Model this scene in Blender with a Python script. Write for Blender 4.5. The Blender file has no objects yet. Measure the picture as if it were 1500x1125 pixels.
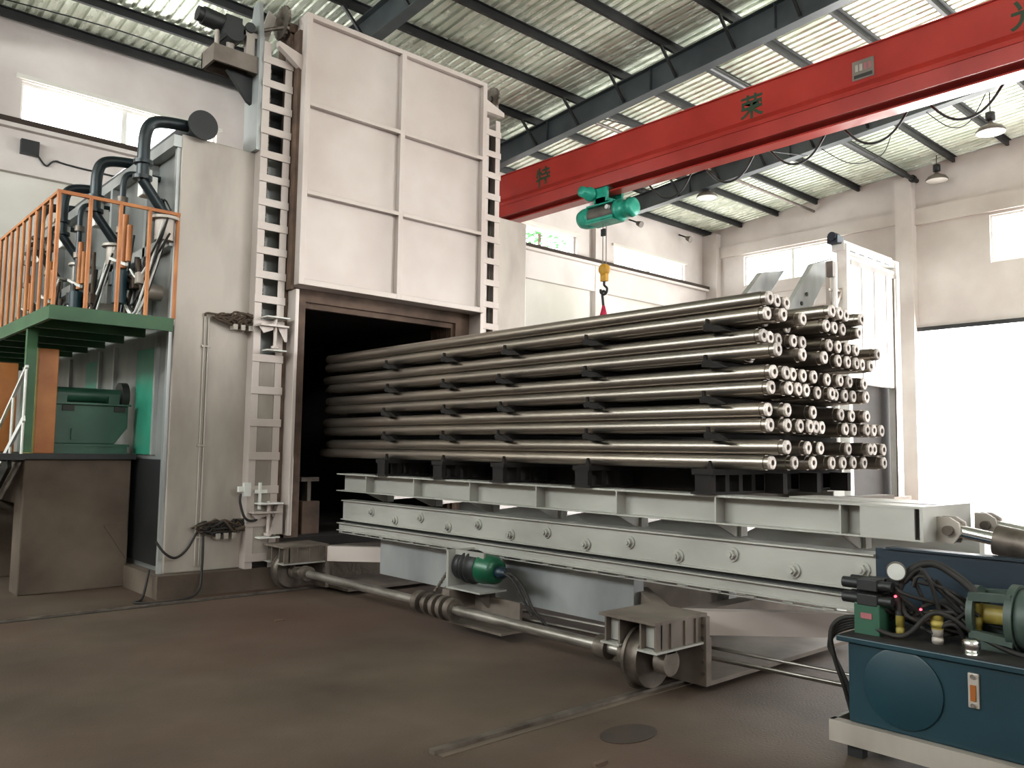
import bpy, bmesh, math, random
from mathutils import Vector, Matrix
random.seed(11)
S = bpy.context.scene
COL = S.collection

# ------------------------------------------------------------------ camera
YAW, PITCH, ROLL = 0.7331570609, 0.0804176428, 0.0140021490
fw = Vector((math.sin(YAW)*math.cos(PITCH), math.cos(YAW)*math.cos(PITCH), math.sin(PITCH)))
r0 = Vector((math.cos(YAW), -math.sin(YAW), 0)); u0 = r0.cross(fw)
rt = math.cos(ROLL)*r0 + math.sin(ROLL)*u0
up = -math.sin(ROLL)*r0 + math.cos(ROLL)*u0
cam = bpy.data.objects.new('camera', bpy.data.cameras.new('camera'))
COL.objects.link(cam)
cam.matrix_world = Matrix(((rt.x, up.x, -fw.x, 0), (rt.y, up.y, -fw.y, 0), (rt.z, up.z, -fw.z, 1.6), (0, 0, 0, 1)))
cam.data.sensor_width = 36; cam.data.lens = 1213.0/1500*36
cam.data.clip_start = 0.05; cam.data.clip_end = 200
S.camera = cam

# ------------------------------------------------------------------ world, daylight, exposure
W = bpy.data.worlds.new('sky'); S.world = W; W.use_nodes = True
bg = W.node_tree.nodes['Background']
bg.inputs[0].default_value = (0.93, 0.97, 1.0, 1); bg.inputs[1].default_value = 5.0
S.view_settings.view_transform = 'Standard'; S.view_settings.look = 'None'
S.view_settings.exposure = 1.15; S.view_settings.gamma = 1.0
S.view_settings.use_curve_mapping = False
S.cycles.max_bounces = 6; S.cycles.diffuse_bounces = 4; S.cycles.glossy_bounces = 3
S.cycles.transparent_max_bounces = 6
S.cycles.caustics_reflective = False; S.cycles.caustics_refractive = False
S.cycles.sample_clamp_indirect = 4.0
S.cycles.use_adaptive_sampling = True; S.cycles.adaptive_threshold = 0.03

def daylight(name, loc, target, w, h, power, col=(1, 0.985, 0.96)):
    L = bpy.data.lights.new(name, 'AREA'); L.shape = 'RECTANGLE'; L.size = w; L.size_y = h
    L.energy = power; L.color = col
    o = bpy.data.objects.new(name, L); COL.objects.link(o)
    o.location = loc
    o.rotation_euler = (Vector(target)-Vector(loc)).to_track_quat('-Z', 'Y').to_euler()
    return o
# daylight that enters by the openings of the hall (each lamp sits in its opening)
K = 5.0                                                  # sky radiance seen through the openings
def opening(name, loc, d, w, h, k=1.0, col=(1, 0.985, 0.96)):
    daylight(name, loc, Vector(loc)+Vector(d), w, h, K*k*math.pi*w*h, col)
opening('daylight_right_gate', (25.75, 5.8, 2.66), (-1, 0, 0), 8.4, 5.1, 3.6)
opening('daylight_added_gate', (19.5, -12.25, 2.6), (0, 1, 0), 6.0, 5.0, 0.35)  # unseen gate, added to light the pipe ends and low front faces
opening('daylight_window_4', (25.75, 14.1, 8.0), (-1, 0, 0), 3.5, 1.0)
opening('daylight_window_5', (25.75, 6.2, 7.75), (-1, 0, 0), 3.5, 1.3)
opening('daylight_window_1', (5.1, 17.95, 8.03), (0, -1, 0), 3.6, 0.8)
opening('daylight_window_3', (22.05, 17.95, 7.87), (0, -1, 0), 3.7, 0.75)
for i, x in enumerate((-4.0, 4.0, 12.0, 20.0)):
    opening('daylight_front_window', (x, -12.25, 7.7), (0, 1, 0), 5.6, 1.6)
for y in (5.5, 12.5):
    opening('daylight_left_window', (-9.25, y, 7.3), (1, 0, 0), 5.6, 2.4, 1.5, (0.95, 1, 0.97))

# ------------------------------------------------------------------ materials
def lin(c):
    if isinstance(c, str):
        c = [int(c[i:i+2], 16)/255 for i in (0, 2, 4)]
    return tuple(((v/12.92) if v <= 0.04045 else ((v+0.055)/1.055)**2.4) for v in c)
M = {}
def mat(name, c1, c2=None, rough=0.6, metal=0.0, scale=3.0, stretch=(1, 1, 1), bump=0.0, bscale=30.0, lo=0.35, hi=0.65, detail=6.0, rvar=0.0, rand=0.0, spec=0.5):
    m = bpy.data.materials.new(name); m.use_nodes = True
    nt = m.node_tree; N = nt.nodes; L = nt.links
    p = N['Principled BSDF']
    p.inputs['Roughness'].default_value = rough; p.inputs['Metallic'].default_value = metal
    p.inputs['Specular IOR Level'].default_value = spec
    a = lin(c1); b = lin(c2 or c1)
    tc = N.new('ShaderNodeTexCoord'); mp = N.new('ShaderNodeMapping'); mp.inputs['Scale'].default_value = stretch
    L.new(tc.outputs['Object'], mp.inputs[0])
    no = N.new('ShaderNodeTexNoise'); no.inputs['Scale'].default_value = scale; no.inputs['Detail'].default_value = detail
    L.new(mp.outputs[0], no.inputs['Vector'])
    rp = N.new('ShaderNodeValToRGB'); rp.color_ramp.elements[0].position = lo; rp.color_ramp.elements[1].position = hi
    rp.color_ramp.elements[0].color = (*a, 1); rp.color_ramp.elements[1].color = (*b, 1)
    L.new(no.outputs['Fac'], rp.inputs[0])
    out = rp.outputs[0]
    if rand:
        oi = N.new('ShaderNodeObjectInfo'); hs = N.new('ShaderNodeHueSaturation')
        mr = N.new('ShaderNodeMapRange'); mr.inputs[3].default_value = 1-rand; mr.inputs[4].default_value = 1+rand
        L.new(oi.outputs['Random'], mr.inputs[0]); L.new(mr.outputs[0], hs.inputs['Value']); L.new(out, hs.inputs['Color'])
        out = hs.outputs[0]
    L.new(out, p.inputs['Base Color'])
    if rvar:
        mr = N.new('ShaderNodeMapRange'); mr.inputs[3].default_value = max(0.05, rough-rvar); mr.inputs[4].default_value = min(1, rough+rvar)
        L.new(no.outputs['Fac'], mr.inputs[0]); L.new(mr.outputs[0], p.inputs['Roughness'])
    if bump:
        n2 = N.new('ShaderNodeTexNoise'); n2.inputs['Scale'].default_value = bscale; n2.inputs['Detail'].default_value = 4
        L.new(mp.outputs[0], n2.inputs['Vector'])
        bp = N.new('ShaderNodeBump'); bp.inputs['Strength'].default_value = bump; bp.inputs['Distance'].default_value = 0.05
        L.new(n2.outputs['Fac'], bp.inputs['Height']); L.new(bp.outputs[0], p.inputs['Normal'])
    M[name] = m
    return m
mat('floor', '473d33', '605347', 0.8, scale=1.1, bump=0.12, bscale=60, lo=0.3, hi=0.72, detail=9, spec=0.25)
def floor_dust():
    nt = M['floor'].node_tree; N = nt.nodes; p = N['Principled BSDF']
    src = p.inputs['Base Color'].links[0].from_socket
    tc = N.new('ShaderNodeTexCoord'); no = N.new('ShaderNodeTexNoise'); no.inputs['Scale'].default_value = 0.33; no.inputs['Detail'].default_value = 5
    nt.links.new(tc.outputs['Object'], no.inputs['Vector'])
    rp = N.new('ShaderNodeValToRGB'); rp.color_ramp.elements[0].position = 0.42; rp.color_ramp.elements[1].position = 0.68
    nt.links.new(no.outputs['Fac'], rp.inputs[0])
    mx = N.new('ShaderNodeMix'); mx.data_type = 'RGBA'; mx.blend_type = 'MIX'
    nt.links.new(rp.outputs[0], mx.inputs['Factor']); nt.links.new(src, mx.inputs['A'])
    mx.inputs['B'].default_value = (*lin('533c32'), 1)
    nt.links.new(mx.outputs['Result'], p.inputs['Base Color'])
floor_dust()
mat('plaster', 'beb5af', 'd8d1cb', 0.85, scale=0.6, lo=0.3, hi=0.66, bump=0.05, bscale=8, detail=8)
mat('plaster_low', 'c9c6bb', 'dcd9d0', 0.85, scale=0.5, detail=8)
mat('foil', 'dbe5d3', 'f8fff0', 0.27, 0.32, scale=3, stretch=(1, 0.35, 1), bump=0.7, bscale=9, rvar=0.1)
mat('dark_steel', '1d1f20', '2a2b2b', 0.5, 0.2, scale=2)
mat('rafter_paint', '34393b', '454b4c', 0.45, 0.1, scale=1.5)
mat('silver_paint', 'b7aba3', 'c9bfb8', 0.42, 0.25, scale=1.2, bump=0.03, bscale=4, lo=0.3, hi=0.7, rvar=0.08, detail=7)
mat('silver_dirty', '8a8178', 'b5ada3', 0.5, 0.3, scale=1.4, stretch=(1, 1, 0.35), lo=0.32, hi=0.62, detail=9, rvar=0.1)
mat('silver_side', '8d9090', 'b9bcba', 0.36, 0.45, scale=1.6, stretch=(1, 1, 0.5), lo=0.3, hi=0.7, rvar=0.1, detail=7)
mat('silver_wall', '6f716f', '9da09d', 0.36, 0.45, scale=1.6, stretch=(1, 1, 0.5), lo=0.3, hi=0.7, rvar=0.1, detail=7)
mat('car_paint', '9c9b94', 'b9b8b1', 0.42, 0.3, scale=2.2, stretch=(1, .4, 1), lo=0.3, hi=0.7, rvar=0.08, detail=8)
mat('car_dusty', '5a5048', '7d7369', 0.6, 0.15, scale=3, lo=0.3, hi=0.68, detail=8)
mat('rust_frame', '4a3a30', '6b5647', 0.75, 0.1, scale=4, detail=8)
mat('refractory_shade', '17130f', '241d18', 0.95, scale=3)  # near-black: the darkness of the furnace chamber is put into the colour
mat('pipe_steel', '918b84', 'ab9f92', 0.33, 0.93, scale=1.6, stretch=(2, .3, 2), lo=0.3, hi=0.7, rvar=0.07, rand=0.14, detail=6)
mat('pipe_end', 'b8ada5', 'f0e7e0', 0.5, 0.2, scale=30, rand=0.25)
mat('stain', '2c221b', '382c23', 0.85)
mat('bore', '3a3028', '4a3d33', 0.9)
mat('spacer_iron', '0f0c0a', '1a1411', 0.85, 0.1, scale=6)
mat('shaft_steel', '77726b', 'b4afa8', 0.35, 0.8, scale=4, stretch=(2, .6, 2), lo=.35, hi=.65)
mat('worn_steel', '544c45', '7d746b', 0.5, 0.7, scale=6)
mat('concrete', '4a3f35', '6e6154', 0.9, scale=1.3, bump=0.15, bscale=18, lo=.3, hi=.7, detail=9)
mat('red_paint', '982820', 'ab3228', 0.3, 0.0, scale=1.0, rvar=0.05)
mat('green_letter', '14301a', '1c3a1c', 0.6)
mat('hoist_green', '1f8f78', '2aa68b', 0.35, 0.1, scale=5)
mat('machine_green', '254a3a', '305a46', 0.45, scale=2.5)
mat('deck_green', '294f31', '356039', 0.5, scale=2)
mat('panel_green', '2f8a6f', '3c9c80', 0.4, scale=2)
mat('orange', 'a8632e', 'bd7a40', 0.5, scale=3)
mat('motor_green', '0b4630', '12563a', 0.35, 0.1, scale=5)
mat('pipe_teal', '10191d', '1a282d', 0.35, 0.2, scale=4)
mat('tank_blue', '112e37', '173a44', 0.4, scale=1.8, lo=.3, hi=.7)  # tank, plate and bell colours are darkened to hold the foreground shade
mat('plate_blue', '0a1e2b', '0e2735', 0.45, scale=1.5)
mat('bell_green', '34433d', '425049', 0.5, scale=4)
mat('rubber', '151311', '221e1b', 0.7, scale=10)
mat('cable_brown', '40342a', '544537', 0.8, scale=10)
mat('yellow', '8a7a34', 'a39246', 0.5, scale=6)
mat('hook_yellow', 'd29a2e', 'e0ab3e', 0.45, scale=5)
mat('sling_red', 'b3203e', 'c93050', 0.85, scale=12)
mat('chrome', 'd8d8d8', 'e8e8e8', 0.15, 1.0)
mat('white_paint', 'd8d8d2', 'e9e9e4', 0.5, scale=2)
mat('dial', 'c6c8c4', 'd6d8d2', 0.3)
mat('amber', '8a4a18', '96561f', 0.4)
mat('lamp_shade', '5d5650', '746c64', 0.5, 0.3)
mat('sign_plate', '6d655b', '7d746a', 0.5, 0.2)
mat('black_ink', '1b1a16', '25231e', 0.6)
mat('pink_ink', '9c5a5e', 'a8666a', 0.6)
mat('leaf', '3f7a48', '5a9a58', 0.6, scale=8)
mat('bark', '4a3a2c', '5a483a', 0.9)
mat('yard', 'b8b2a8', 'c8c2b8', 0.9, scale=.5)
def glass():
    m = bpy.data.materials.new('window_glass'); m.use_nodes = True
    nt = m.node_tree; nt.nodes.clear()
    o = nt.nodes.new('ShaderNodeOutputMaterial'); mx = nt.nodes.new('ShaderNodeMixShader')
    t = nt.nodes.new('ShaderNodeBsdfTransparent'); g = nt.nodes.new('ShaderNodeBsdfGlossy')
    g.inputs['Roughness'].default_value = 0.05; mx.inputs[0].default_value = 0.06
    nt.links.new(t.outputs[0], mx.inputs[1]); nt.links.new(g.outputs[0], mx.inputs[2]); nt.links.new(mx.outputs[0], o.inputs[0])
    M['window_glass'] = m
glass()
def led():
    m = bpy.data.materials.new('red_led'); m.use_nodes = True
    p = m.node_tree.nodes['Principled BSDF']
    p.inputs['Base Color'].default_value = (0.6, 0.02, 0.03, 1)
    p.inputs['Emission Color'].default_value = (1, 0.05, 0.08, 1); p.inputs['Emission Strength'].default_value = 3
    M['red_led'] = m
led()

# ------------------------------------------------------------------ mesh helpers
def frame_of(d):
    d = Vector(d).normalized()
    a = Vector((0, 0, 1)) if abs(d.z) < 0.9 else Vector((1, 0, 0))
    u = d.cross(a).normalized(); v = d.cross(u).normalized()
    return u, v
class MB:
    def __init__(s): s.v = []; s.f = []; s.sm = []
    def add(s, vs, fs, smooth=False):
        o = len(s.v); s.v += [tuple(x) for x in vs]
        for f in fs: s.f.append([o+i for i in f]); s.sm.append(smooth)
        return s
    def box(s, x0, x1, y0, y1, z0, z1):
        return s.add([(x0, y0, z0), (x1, y0, z0), (x1, y1, z0), (x0, y1, z0), (x0, y0, z1), (x1, y0, z1), (x1, y1, z1), (x0, y1, z1)],
                     [(0, 3, 2, 1), (4, 5, 6, 7), (0, 1, 5, 4), (1, 2, 6, 5), (2, 3, 7, 6), (3, 0, 4, 7)])
    def bar(s, p0, p1, w, h, upv=(0, 0, 1)):
        p0 = Vector(p0); p1 = Vector(p1); d = (p1-p0).normalized(); upv = Vector(upv)
        u = d.cross(upv).normalized()*w/2; v = u.cross(d).normalized()*h/2
        vs = [p+a*u+b*v for p in (p0, p1) for a, b in ((-1, -1), (1, -1), (1, 1), (-1, 1))]
        return s.add(vs, [(0, 1, 2, 3), (7, 6, 5, 4), (0, 4, 5, 1), (1, 5, 6, 2), (2, 6, 7, 3), (3, 7, 4, 0)])
    def cyl(s, p0, p1, r, r2=None, n=20, caps=True):
        p0 = Vector(p0); p1 = Vector(p1); r2 = r if r2 is None else r2
        u, v = frame_of(p1-p0)
        vs = []
        for p, q in ((p0, r), (p1, r2)):
            for i in range(n):
                a = 2*math.pi*i/n; vs.append(p+q*(math.cos(a)*u+math.sin(a)*v))
        s.add(vs, [(i, n+i, n+(i+1) % n, (i+1) % n) for i in range(n)], True)
        if caps:
            s.add(vs[:n], [tuple(range(n))]); s.add(vs[n:], [tuple(range(n-1, -1, -1))])
        return s
    def lathe(s, p0, d, prof, n=24, smooth=True):
        """prof: list of (distance along d, radius); sharp rings are duplicated by the caller"""
        p0 = Vector(p0); d = Vector(d).normalized(); u, v = frame_of(d)
        vs = []
        for t, r in prof:
            for i in range(n):
                a = 2*math.pi*i/n; vs.append(p0+t*d+r*(math.cos(a)*u+math.sin(a)*v))
        fs = []
        for k in range(len(prof)-1):
            if prof[k] == prof[k+1]: continue
            fs += [(k*n+i, (k+1)*n+i, (k+1)*n+(i+1) % n, k*n+(i+1) % n) for i in range(n)]
        s.add(vs, fs, smooth)
        for k, flip in ((0, False), (len(prof)-1, True)):
            if prof[k][1] > 1e-5:
                ring = vs[k*n:(k+1)*n]; s.add(ring, [tuple(range(n)) if not flip else tuple(range(n-1, -1, -1))])
        return s
    def prism(s, poly, axis, a0, a1):
        """poly in the two other axes (order: X:(y,z) Y:(x,z) Z:(x,y))"""
        def P(q, a): return {'X': (a, q[0], q[1]), 'Y': (q[0], a, q[1]), 'Z': (q[0], q[1], a)}[axis]
        n = len(poly); vs = [P(q, a0) for q in poly]+[P(q, a1) for q in poly]
        return s.add(vs, [tuple(range(n-1, -1, -1)), tuple(range(n, 2*n))]+[(i, (i+1) % n, n+(i+1) % n, n+i) for i in range(n)])
    def tube(s, pts, r, n=10, sub=6, closed=False):
        pts = [Vector(p) for p in pts]
        if sub > 1 and len(pts) > 2:
            q = []
            for i in range(len(pts)-1):
                p0 = pts[max(i-1, 0)]; p1 = pts[i]; p2 = pts[i+1]; p3 = pts[min(i+2, len(pts)-1)]
                for k in range(sub):
                    t = k/sub
                    q.append(0.5*((2*p1)+(p2-p0)*t+(2*p0-5*p1+4*p2-p3)*t*t+(3*p1-p0-3*p2+p3)*t**3))
            q.append(pts[-1]); pts = q
        vs = []; ref = None
        for i, p in enumerate(pts):
            d = (pts[min(i+1, len(pts)-1)]-pts[max(i-1, 0)]).normalized()
            if ref is None: u, v = frame_of(d)
            else:
                u = (ref-d*ref.dot(d)); u = u.normalized() if u.length > 1e-6 else frame_of(d)[0]; v = d.cross(u)
            ref = u
            for k in range(n):
                a = 2*math.pi*k/n; vs.append(p+r*(math.cos(a)*u+math.sin(a)*v))
        m = len(pts)
        s.add(vs, [(i*n+k, i*n+(k+1) % n, (i+1)*n+(k+1) % n, (i+1)*n+k) for i in range(m-1) for k in range(n)], True)
        s.add(vs[:n], [tuple(range(n-1, -1, -1))]); s.add(vs[-n:], [tuple(range(n))])
        return s
    def mesh(s, name):
        me = bpy.data.meshes.new(name); me.from_pydata(s.v, [], s.f); me.update()
        for p, q in zip(me.polygons, s.sm): p.use_smooth = q
        bm = bmesh.new(); bm.from_mesh(me); bmesh.ops.recalc_face_normals(bm, faces=bm.faces); bm.to_mesh(me); bm.free()
        return me
    def build(s, name, m, parent=None, bevel=0):
        return link(name, s.mesh(name), m, parent, bevel)
def link(name, me, m, parent=None, bevel=0):
    o = bpy.data.objects.new(name, me); COL.objects.link(o)
    if not me.materials: me.materials.append(M[m])
    if parent: o.parent = parent; o.matrix_parent_inverse = parent.matrix_basis.inverted()
    if bevel:
        b = o.modifiers.new('bevel', 'BEVEL'); b.width = bevel; b.segments = 2; b.limit_method = 'ANGLE'
    return o
def thing(name, label, cat, loc=(0, 0, 0), group=None):
    o = bpy.data.objects.new(name, None); COL.objects.link(o); o.location = loc; o.empty_display_size = 0.2
    o['label'] = label; o['category'] = cat
    if group: o['group'] = group
    return o
def tag(o, label, cat, group=None):
    o['label'] = label; o['category'] = cat
    if group: o['group'] = group
    return o
def struct(o): o['kind'] = 'structure'; return o
def sroot(name, loc=(0, 0, 0)):
    o = bpy.data.objects.new(name, None); COL.objects.link(o); o.location = loc; o['kind'] = 'structure'; return o
def copy_tree(o, delta, parent=None):
    """copy a thing with its parts; top object is shifted by delta"""
    c = o.copy(); COL.objects.link(c)
    if parent is None: c.location = Vector(o.location)+Vector(delta)
    else: c.parent = parent
    for ch in list(o.children): copy_tree(ch, delta, c)
    return c
def grid_wall(axis, a0, a1, u0, u1, z0, z1, holes, gable=None):
    """wall slab of thickness a0..a1 on axis, with rectangular holes (u0,u1,z0,z1)"""
    us = sorted({u0, u1, *[h[0] for h in holes], *[h[1] for h in holes]}); zs = sorted({z0, z1, *[h[2] for h in holes], *[h[3] for h in holes]})
    b = MB()
    for i in range(len(us)-1):
        for j in range(len(zs)-1):
            cu = (us[i]+us[i+1])/2; cz = (zs[j]+zs[j+1])/2
            if any(h[0] < cu < h[1] and h[2] < cz < h[3] for h in holes): continue
            if axis == 'Y': b.box(us[i], us[i+1], a0, a1, zs[j], zs[j+1])
            else: b.box(a0, a1, us[i], us[i+1], zs[j], zs[j+1])
    return b

# ================================================================== SETTING
YB, XR, YF, XL = 17.5, 25.3, -12.0, -9.0
SL = 0.08; ZE = 9.65; YRIDGE = 2.0
def zr(y): return ZE+SL*(YB-y) if y >= YRIDGE else ZE+SL*(YB-YRIDGE)-SL*(YRIDGE-y)
fl = MB().box(XL-.5, XR+.4, YF-.5, YB+.4, -0.2, 0.0).build('floor', 'floor'); struct(fl)
# oil stain and small cracks stay in the floor material; yard outside the gate
yd = MB().box(XR+.4, 60, -20, 40, -0.25, -0.05).box(-20, XR+.4, YB+.4, 40, -.25, -.05).build('yard_ground', 'yard'); struct(yd)

# back wall
W1 = (3.2, 6.95, 7.62, 8.45); W2 = (15.9, 18.4, 7.5, 8.26); W3 = (20.15, 23.95, 7.48, 8.26)
wb = struct(grid_wall('Y', YB, YB+.4, XL, XR+.4, 0, ZE+.25, [W1, W2, W3]).build('wall_back', 'plaster'))
MB().box(XL, XR, YB-.16, YB, 6.62, 7.42).build('crane_beam', 'plaster', wb)
MB().box(XL, XR, YB-.3, YB, 7.42, 7.5).build('runway_ledge', 'plaster', wb)
MB().box(XL, XR, YB-.31, YB-.17, 7.5, 7.6).build('crane_rail', 'stain', wb)
MB().box(XL, XR, YB-.02, YB, 0, 6.62).build('lower_wall_paint', 'plaster_low', wb)
for x in (2.1, 8.05, 13.9, 19.35):
    MB().box(x-.28, x+.28, YB-.18, YB, 0, ZE-.1).build('pilaster', 'plaster', wb)
for (x0, x1, z0, z1) in (W1, W2, W3):
    MB().box(x0-.1, x1+.1, YB-.06, YB, z1+.02, z1+.1).build('window_ledge', 'plaster_low', wb)
def window(name, axis, a, u0, u1, z0, z1, n):
    r = sroot(name); t = 0.05
    f = MB()
    def bx(b, ua, ub, za, zb, d=0.06):
        if axis == 'Y': b.box(ua, ub, a, a+d, za, zb)
        else: b.box(a, a+d, ua, ub, za, zb)
    for ua, ub, za, zb in ((u0, u1, z0, z0+t), (u0, u1, z1-t, z1), (u0, u0+t, z0+t, z1-t), (u1-t, u1, z0+t, z1-t)): bx(f, ua, ub, za, zb)
    f.build('window_frame', 'white_paint', r)
    w = (u1-u0)/n
    for i in range(1, n):
        b = MB(); bx(b, u0+i*w-.05, u0+i*w+.05, z0+t, z1-t); b.build('mullion', 'white_paint', r)
    for i in range(n):
        b = MB(); ua = u0+i*w+(.05 if i else t); ub = u0+(i+1)*w-(.05 if i < n-1 else t)
        if axis == 'Y': b.box(ua, ub, a+.025, a+.031, z0+t, z1-t)
        else: b.box(a+.025, a+.031, ua, ub, z0+t, z1-t)
        b.build('pane', 'window_glass', r)
window('window_1', 'Y', YB+.1, *W1, 2)
window('window_2', 'Y', YB+.1, *W2, 2)
window('window_3', 'Y', YB+.1, *W3, 2)
# right wall (gable)
W4 = (12.3, 15.95, 7.5, 8.55); W5 = (4.4, 8.05, 7.06, 8.42); GATE = (1.5, 10.1, 0, 5.28)
b = grid_wall('X', XR, XR+.4, YF, YB+.4, 0, 9.3, [W4, W5, GATE])
b.prism([(YB+.4, 9.3), (YB+.4, ZE-.03), (YRIDGE, zr(YRIDGE)-.03), (YF, zr(YF)-.03), (YF, 9.3)], 'X', XR, XR+.4)
wr = struct(b.build('wall_right', 'plaster'))
window('window_4', 'X', XR+.1, *W4, 2)
window('window_5', 'X', XR+.1, *W5, 2)
MB().box(XR-.3, XR, 10.05, 10.55, 0, 9.95).build('pilaster', 'plaster', wr)
MB().box(XR-.28, XR, 16.9, YB, 0, 9.5).build('corner_column', 'plaster', wr)
MB().box(XR-.1, XR, YF, 10.05, 8.5, 9.0).build('ring_beam', 'plaster', wr)
MB().box(XR-.1, XR, 10.55, 16.9, 8.62, 9.0).build('ring_beam', 'plaster', wr)
MB().box(XR-.14, XR, 1.2, 10.4, 5.28, 5.4).build('gate_lintel', 'dark_steel', wr)
MB().box(XR-.06, XR, 10.1, 10.2, 0, 5.28).build('gate_jamb', 'white_paint', wr)
gx = MB()
for k in range(2): gx.box(XR-.05, XR, 10.55, 16.9, 7.1-k*.6, 7.13-k*.6)
gx.build('wall_groove_trim', 'plaster', wr)
# unseen walls that close the hall
fw_h = [(x-2.8, x+2.8, 6.9, 8.5) for x in (-4.0, 4.0, 12.0, 20.0)]+[(16.5, 22.5, 0, 5.1)]  # the low opening belongs to the added front gate light
struct(grid_wall('Y', YF-.4, YF, XL-.4, XR+.4, 0, zr(YF)+.3, fw_h).build('wall_front', 'plaster'))
b = grid_wall('X', XL-.4, XL, YF, YB+.4, 0, 9.0, [(y-2.8, y+2.8, 6.1, 8.5) for y in (5.5, 12.5)])
b.prism([(YB+.4, 9.0), (YB+.4, ZE-.03), (YRIDGE, zr(YRIDGE)-.03), (YF, zr(YF)-.03), (YF, 9.0)], 'X', XL-.4, XL)
struct(b.build('wall_left', 'plaster'))

# roof: foil-backed ribbed sheets on purlins and rafters
ce = sroot('ceiling', (8, 8, 10))
def roof_sheet_mesh(w, y0, y1):
    prof = []; n = 4; p = w/n
    for i in range(n):
        x = i*p
        prof += [(x, 0), (x+.55*p, 0), (x+.65*p, .035), (x+.9*p, .035)]
    prof.append((w, 0))
    b = MB(); k = len(prof)
    ys = (y0, y1)
    vs = [(px, y, zr(y)+pz) for y in ys for px, pz in prof]
    b.add(vs, [(i, i+1, k+i+1, k+i) for i in range(k-1)])
    return b.mesh('roof_sheet')
SW = 0.84
me = roof_sheet_mesh(SW, YRIDGE, YB+.4); me.materials.append(M['foil'])
me2 = roof_sheet_mesh(SW, YF-.4, YRIDGE); me2.materials.append(M['foil'])
x = XL-.4
while x < XR+.4:
    o = link('roof_sheet', me, 'foil', ce); o.matrix_parent_inverse = Matrix.Translation((-8, -8, -10)); o.location = (x, 0, 0)
    o = link('roof_sheet', me2, 'foil', ce); o.matrix_parent_inverse = Matrix.Translation((-8, -8, -10)); o.location = (x, 0, 0)
    x += SW
# outer skin keeps the sky out
MB().add([(XL-.5, YF-.5, zr(YF)+.1), (XR+.5, YF-.5, zr(YF)+.1), (XR+.5, YRIDGE, zr(YRIDGE)+.12), (XL-.5, YRIDGE, zr(YRIDGE)+.12), (XL-.5, YB+.5, ZE+.08), (XR+.5, YB+.5, ZE+.08)],
         [(0, 1, 2, 3), (3, 2, 5, 4)]).build('roof_skin', 'dark_steel', ce)
PY = [7.5+1.42*k for k in range(-3, 7)]+[17.32]
for y in PY:
    z = zr(y)
    MB().box(XL, XR, y-.015, y, z-.16, z-.005).box(XL, XR, y, y+.06, z-.16, z-.145).box(XL, XR, y-.075, y-.015, z-.02, z-.005).build('purlin', 'dark_steel', ce)
RAF = (-3.7, 2.1, 8.05, 13.9, 19.75)
for x in RAF:
    d = lambda y: zr(y)-.2
    y0, y1 = YRIDGE, YB
    b = MB()
    b.prism([(y0, d(y0)), (y1, d(y1)), (y1, d(y1)-.5), (y0, d(y0)-.62)], 'X', x-.01, x+.01)
    b.prism([(y0, d(y0)-.62), (y1, d(y1)-.5), (y1, d(y1)-.518), (y0, d(y0)-.64)], 'X', x-.12, x+.12)
    b.prism([(y0, d(y0)), (y1, d(y1)), (y1, d(y1)-.016), (y0, d(y0)-.016)], 'X', x-.12, x+.12)
    rf = b.build('rafter', 'rafter_paint', ce)
    for y in (4.6, 8.0, 11.0, 14.2):
        MB().box(x-.1, x-.012, y-.006, y+.006, d(y)-.5, d(y)-.02).build('stiffener', 'rafter_paint', rf)
    for y in PY[3:9:1]:
        MB().bar((x-.55, y, d(y)+.04), (x-.03, y, d(y)-.48), .05, .05).build('fly_brace', 'dark_steel', rf)
MB().cyl((13.9, 10.0, zr(10)-.38), (XR+.0, 10.0, zr(10)-.38), .07, n=12).cyl((XR-.35, 10.0, zr(10)-.38), (XR-.25, 10, zr(10)-.38), .11, n=12).build('tie_pipe', 'dark_steel', ce)
MB().cyl((13.9, 13.3, zr(13.3)-.36), (XR, 13.3, zr(13.3)-.36), .045, n=10).build('tie_pipe', 'lamp_shade', ce)
# travel rails of the transfer car, set in the floor
t1 = sroot('trim_1', (3, 3.6, 0))
MB().box(2.72, 24.9, 3.585, 3.635, -.005, .025).build('rail_head', 'worn_steel', t1)
MB().box(2.74, 24.9, 3.635, 3.66, -.005, .004).build('rail_groove', 'black_ink', t1)
MB().box(2.74, 24.9, 3.535, 3.585, -.005, .006).build('grout_edge', 'concrete', t1)
t2 = sroot('trim_2', (3, 8.68, 0))
MB().box(-4, 24.9, 8.655, 8.70, -.005, .02).build('rail_head', 'worn_steel', t2)
MB().box(-4, 24.9, 8.625, 8.655, -.005, .004).build('rail_groove', 'black_ink', t2)

# ================================================================== FURNACE
F = thing('heat_treatment_furnace', 'tall silver-painted furnace with raised panelled door and dark open chamber', 'furnace', (5.9, 9.1, 0))
MB().box(3.14, 8.6, 8.96, 16.6, 0, .24).build('concrete_base', 'concrete', F)
MB().box(3.24, 4.1, 9.1, 9.14, .24, 5.05).build('front_panel', 'silver_dirty', F, .012)
MB().box(7.72, 8.45, 9.1, 9.14, .24, 5.05).build('front_panel', 'silver_dirty', F, .012)
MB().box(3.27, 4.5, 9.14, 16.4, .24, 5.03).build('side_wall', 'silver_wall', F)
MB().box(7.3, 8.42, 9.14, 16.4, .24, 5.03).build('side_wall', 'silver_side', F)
MB().box(4.5, 7.3, 9.14, 16.4, 3.5, 5.03).build('roof_block', 'silver_side', F)
MB().box(4.5, 7.3, 16.0, 16.4, .24, 3.5).build('back_wall', 'silver_side', F)
MB().box(4.5, 7.3, 9.0, 16.0, .24, .55).build('hearth', 'refractory_shade', F)
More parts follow.
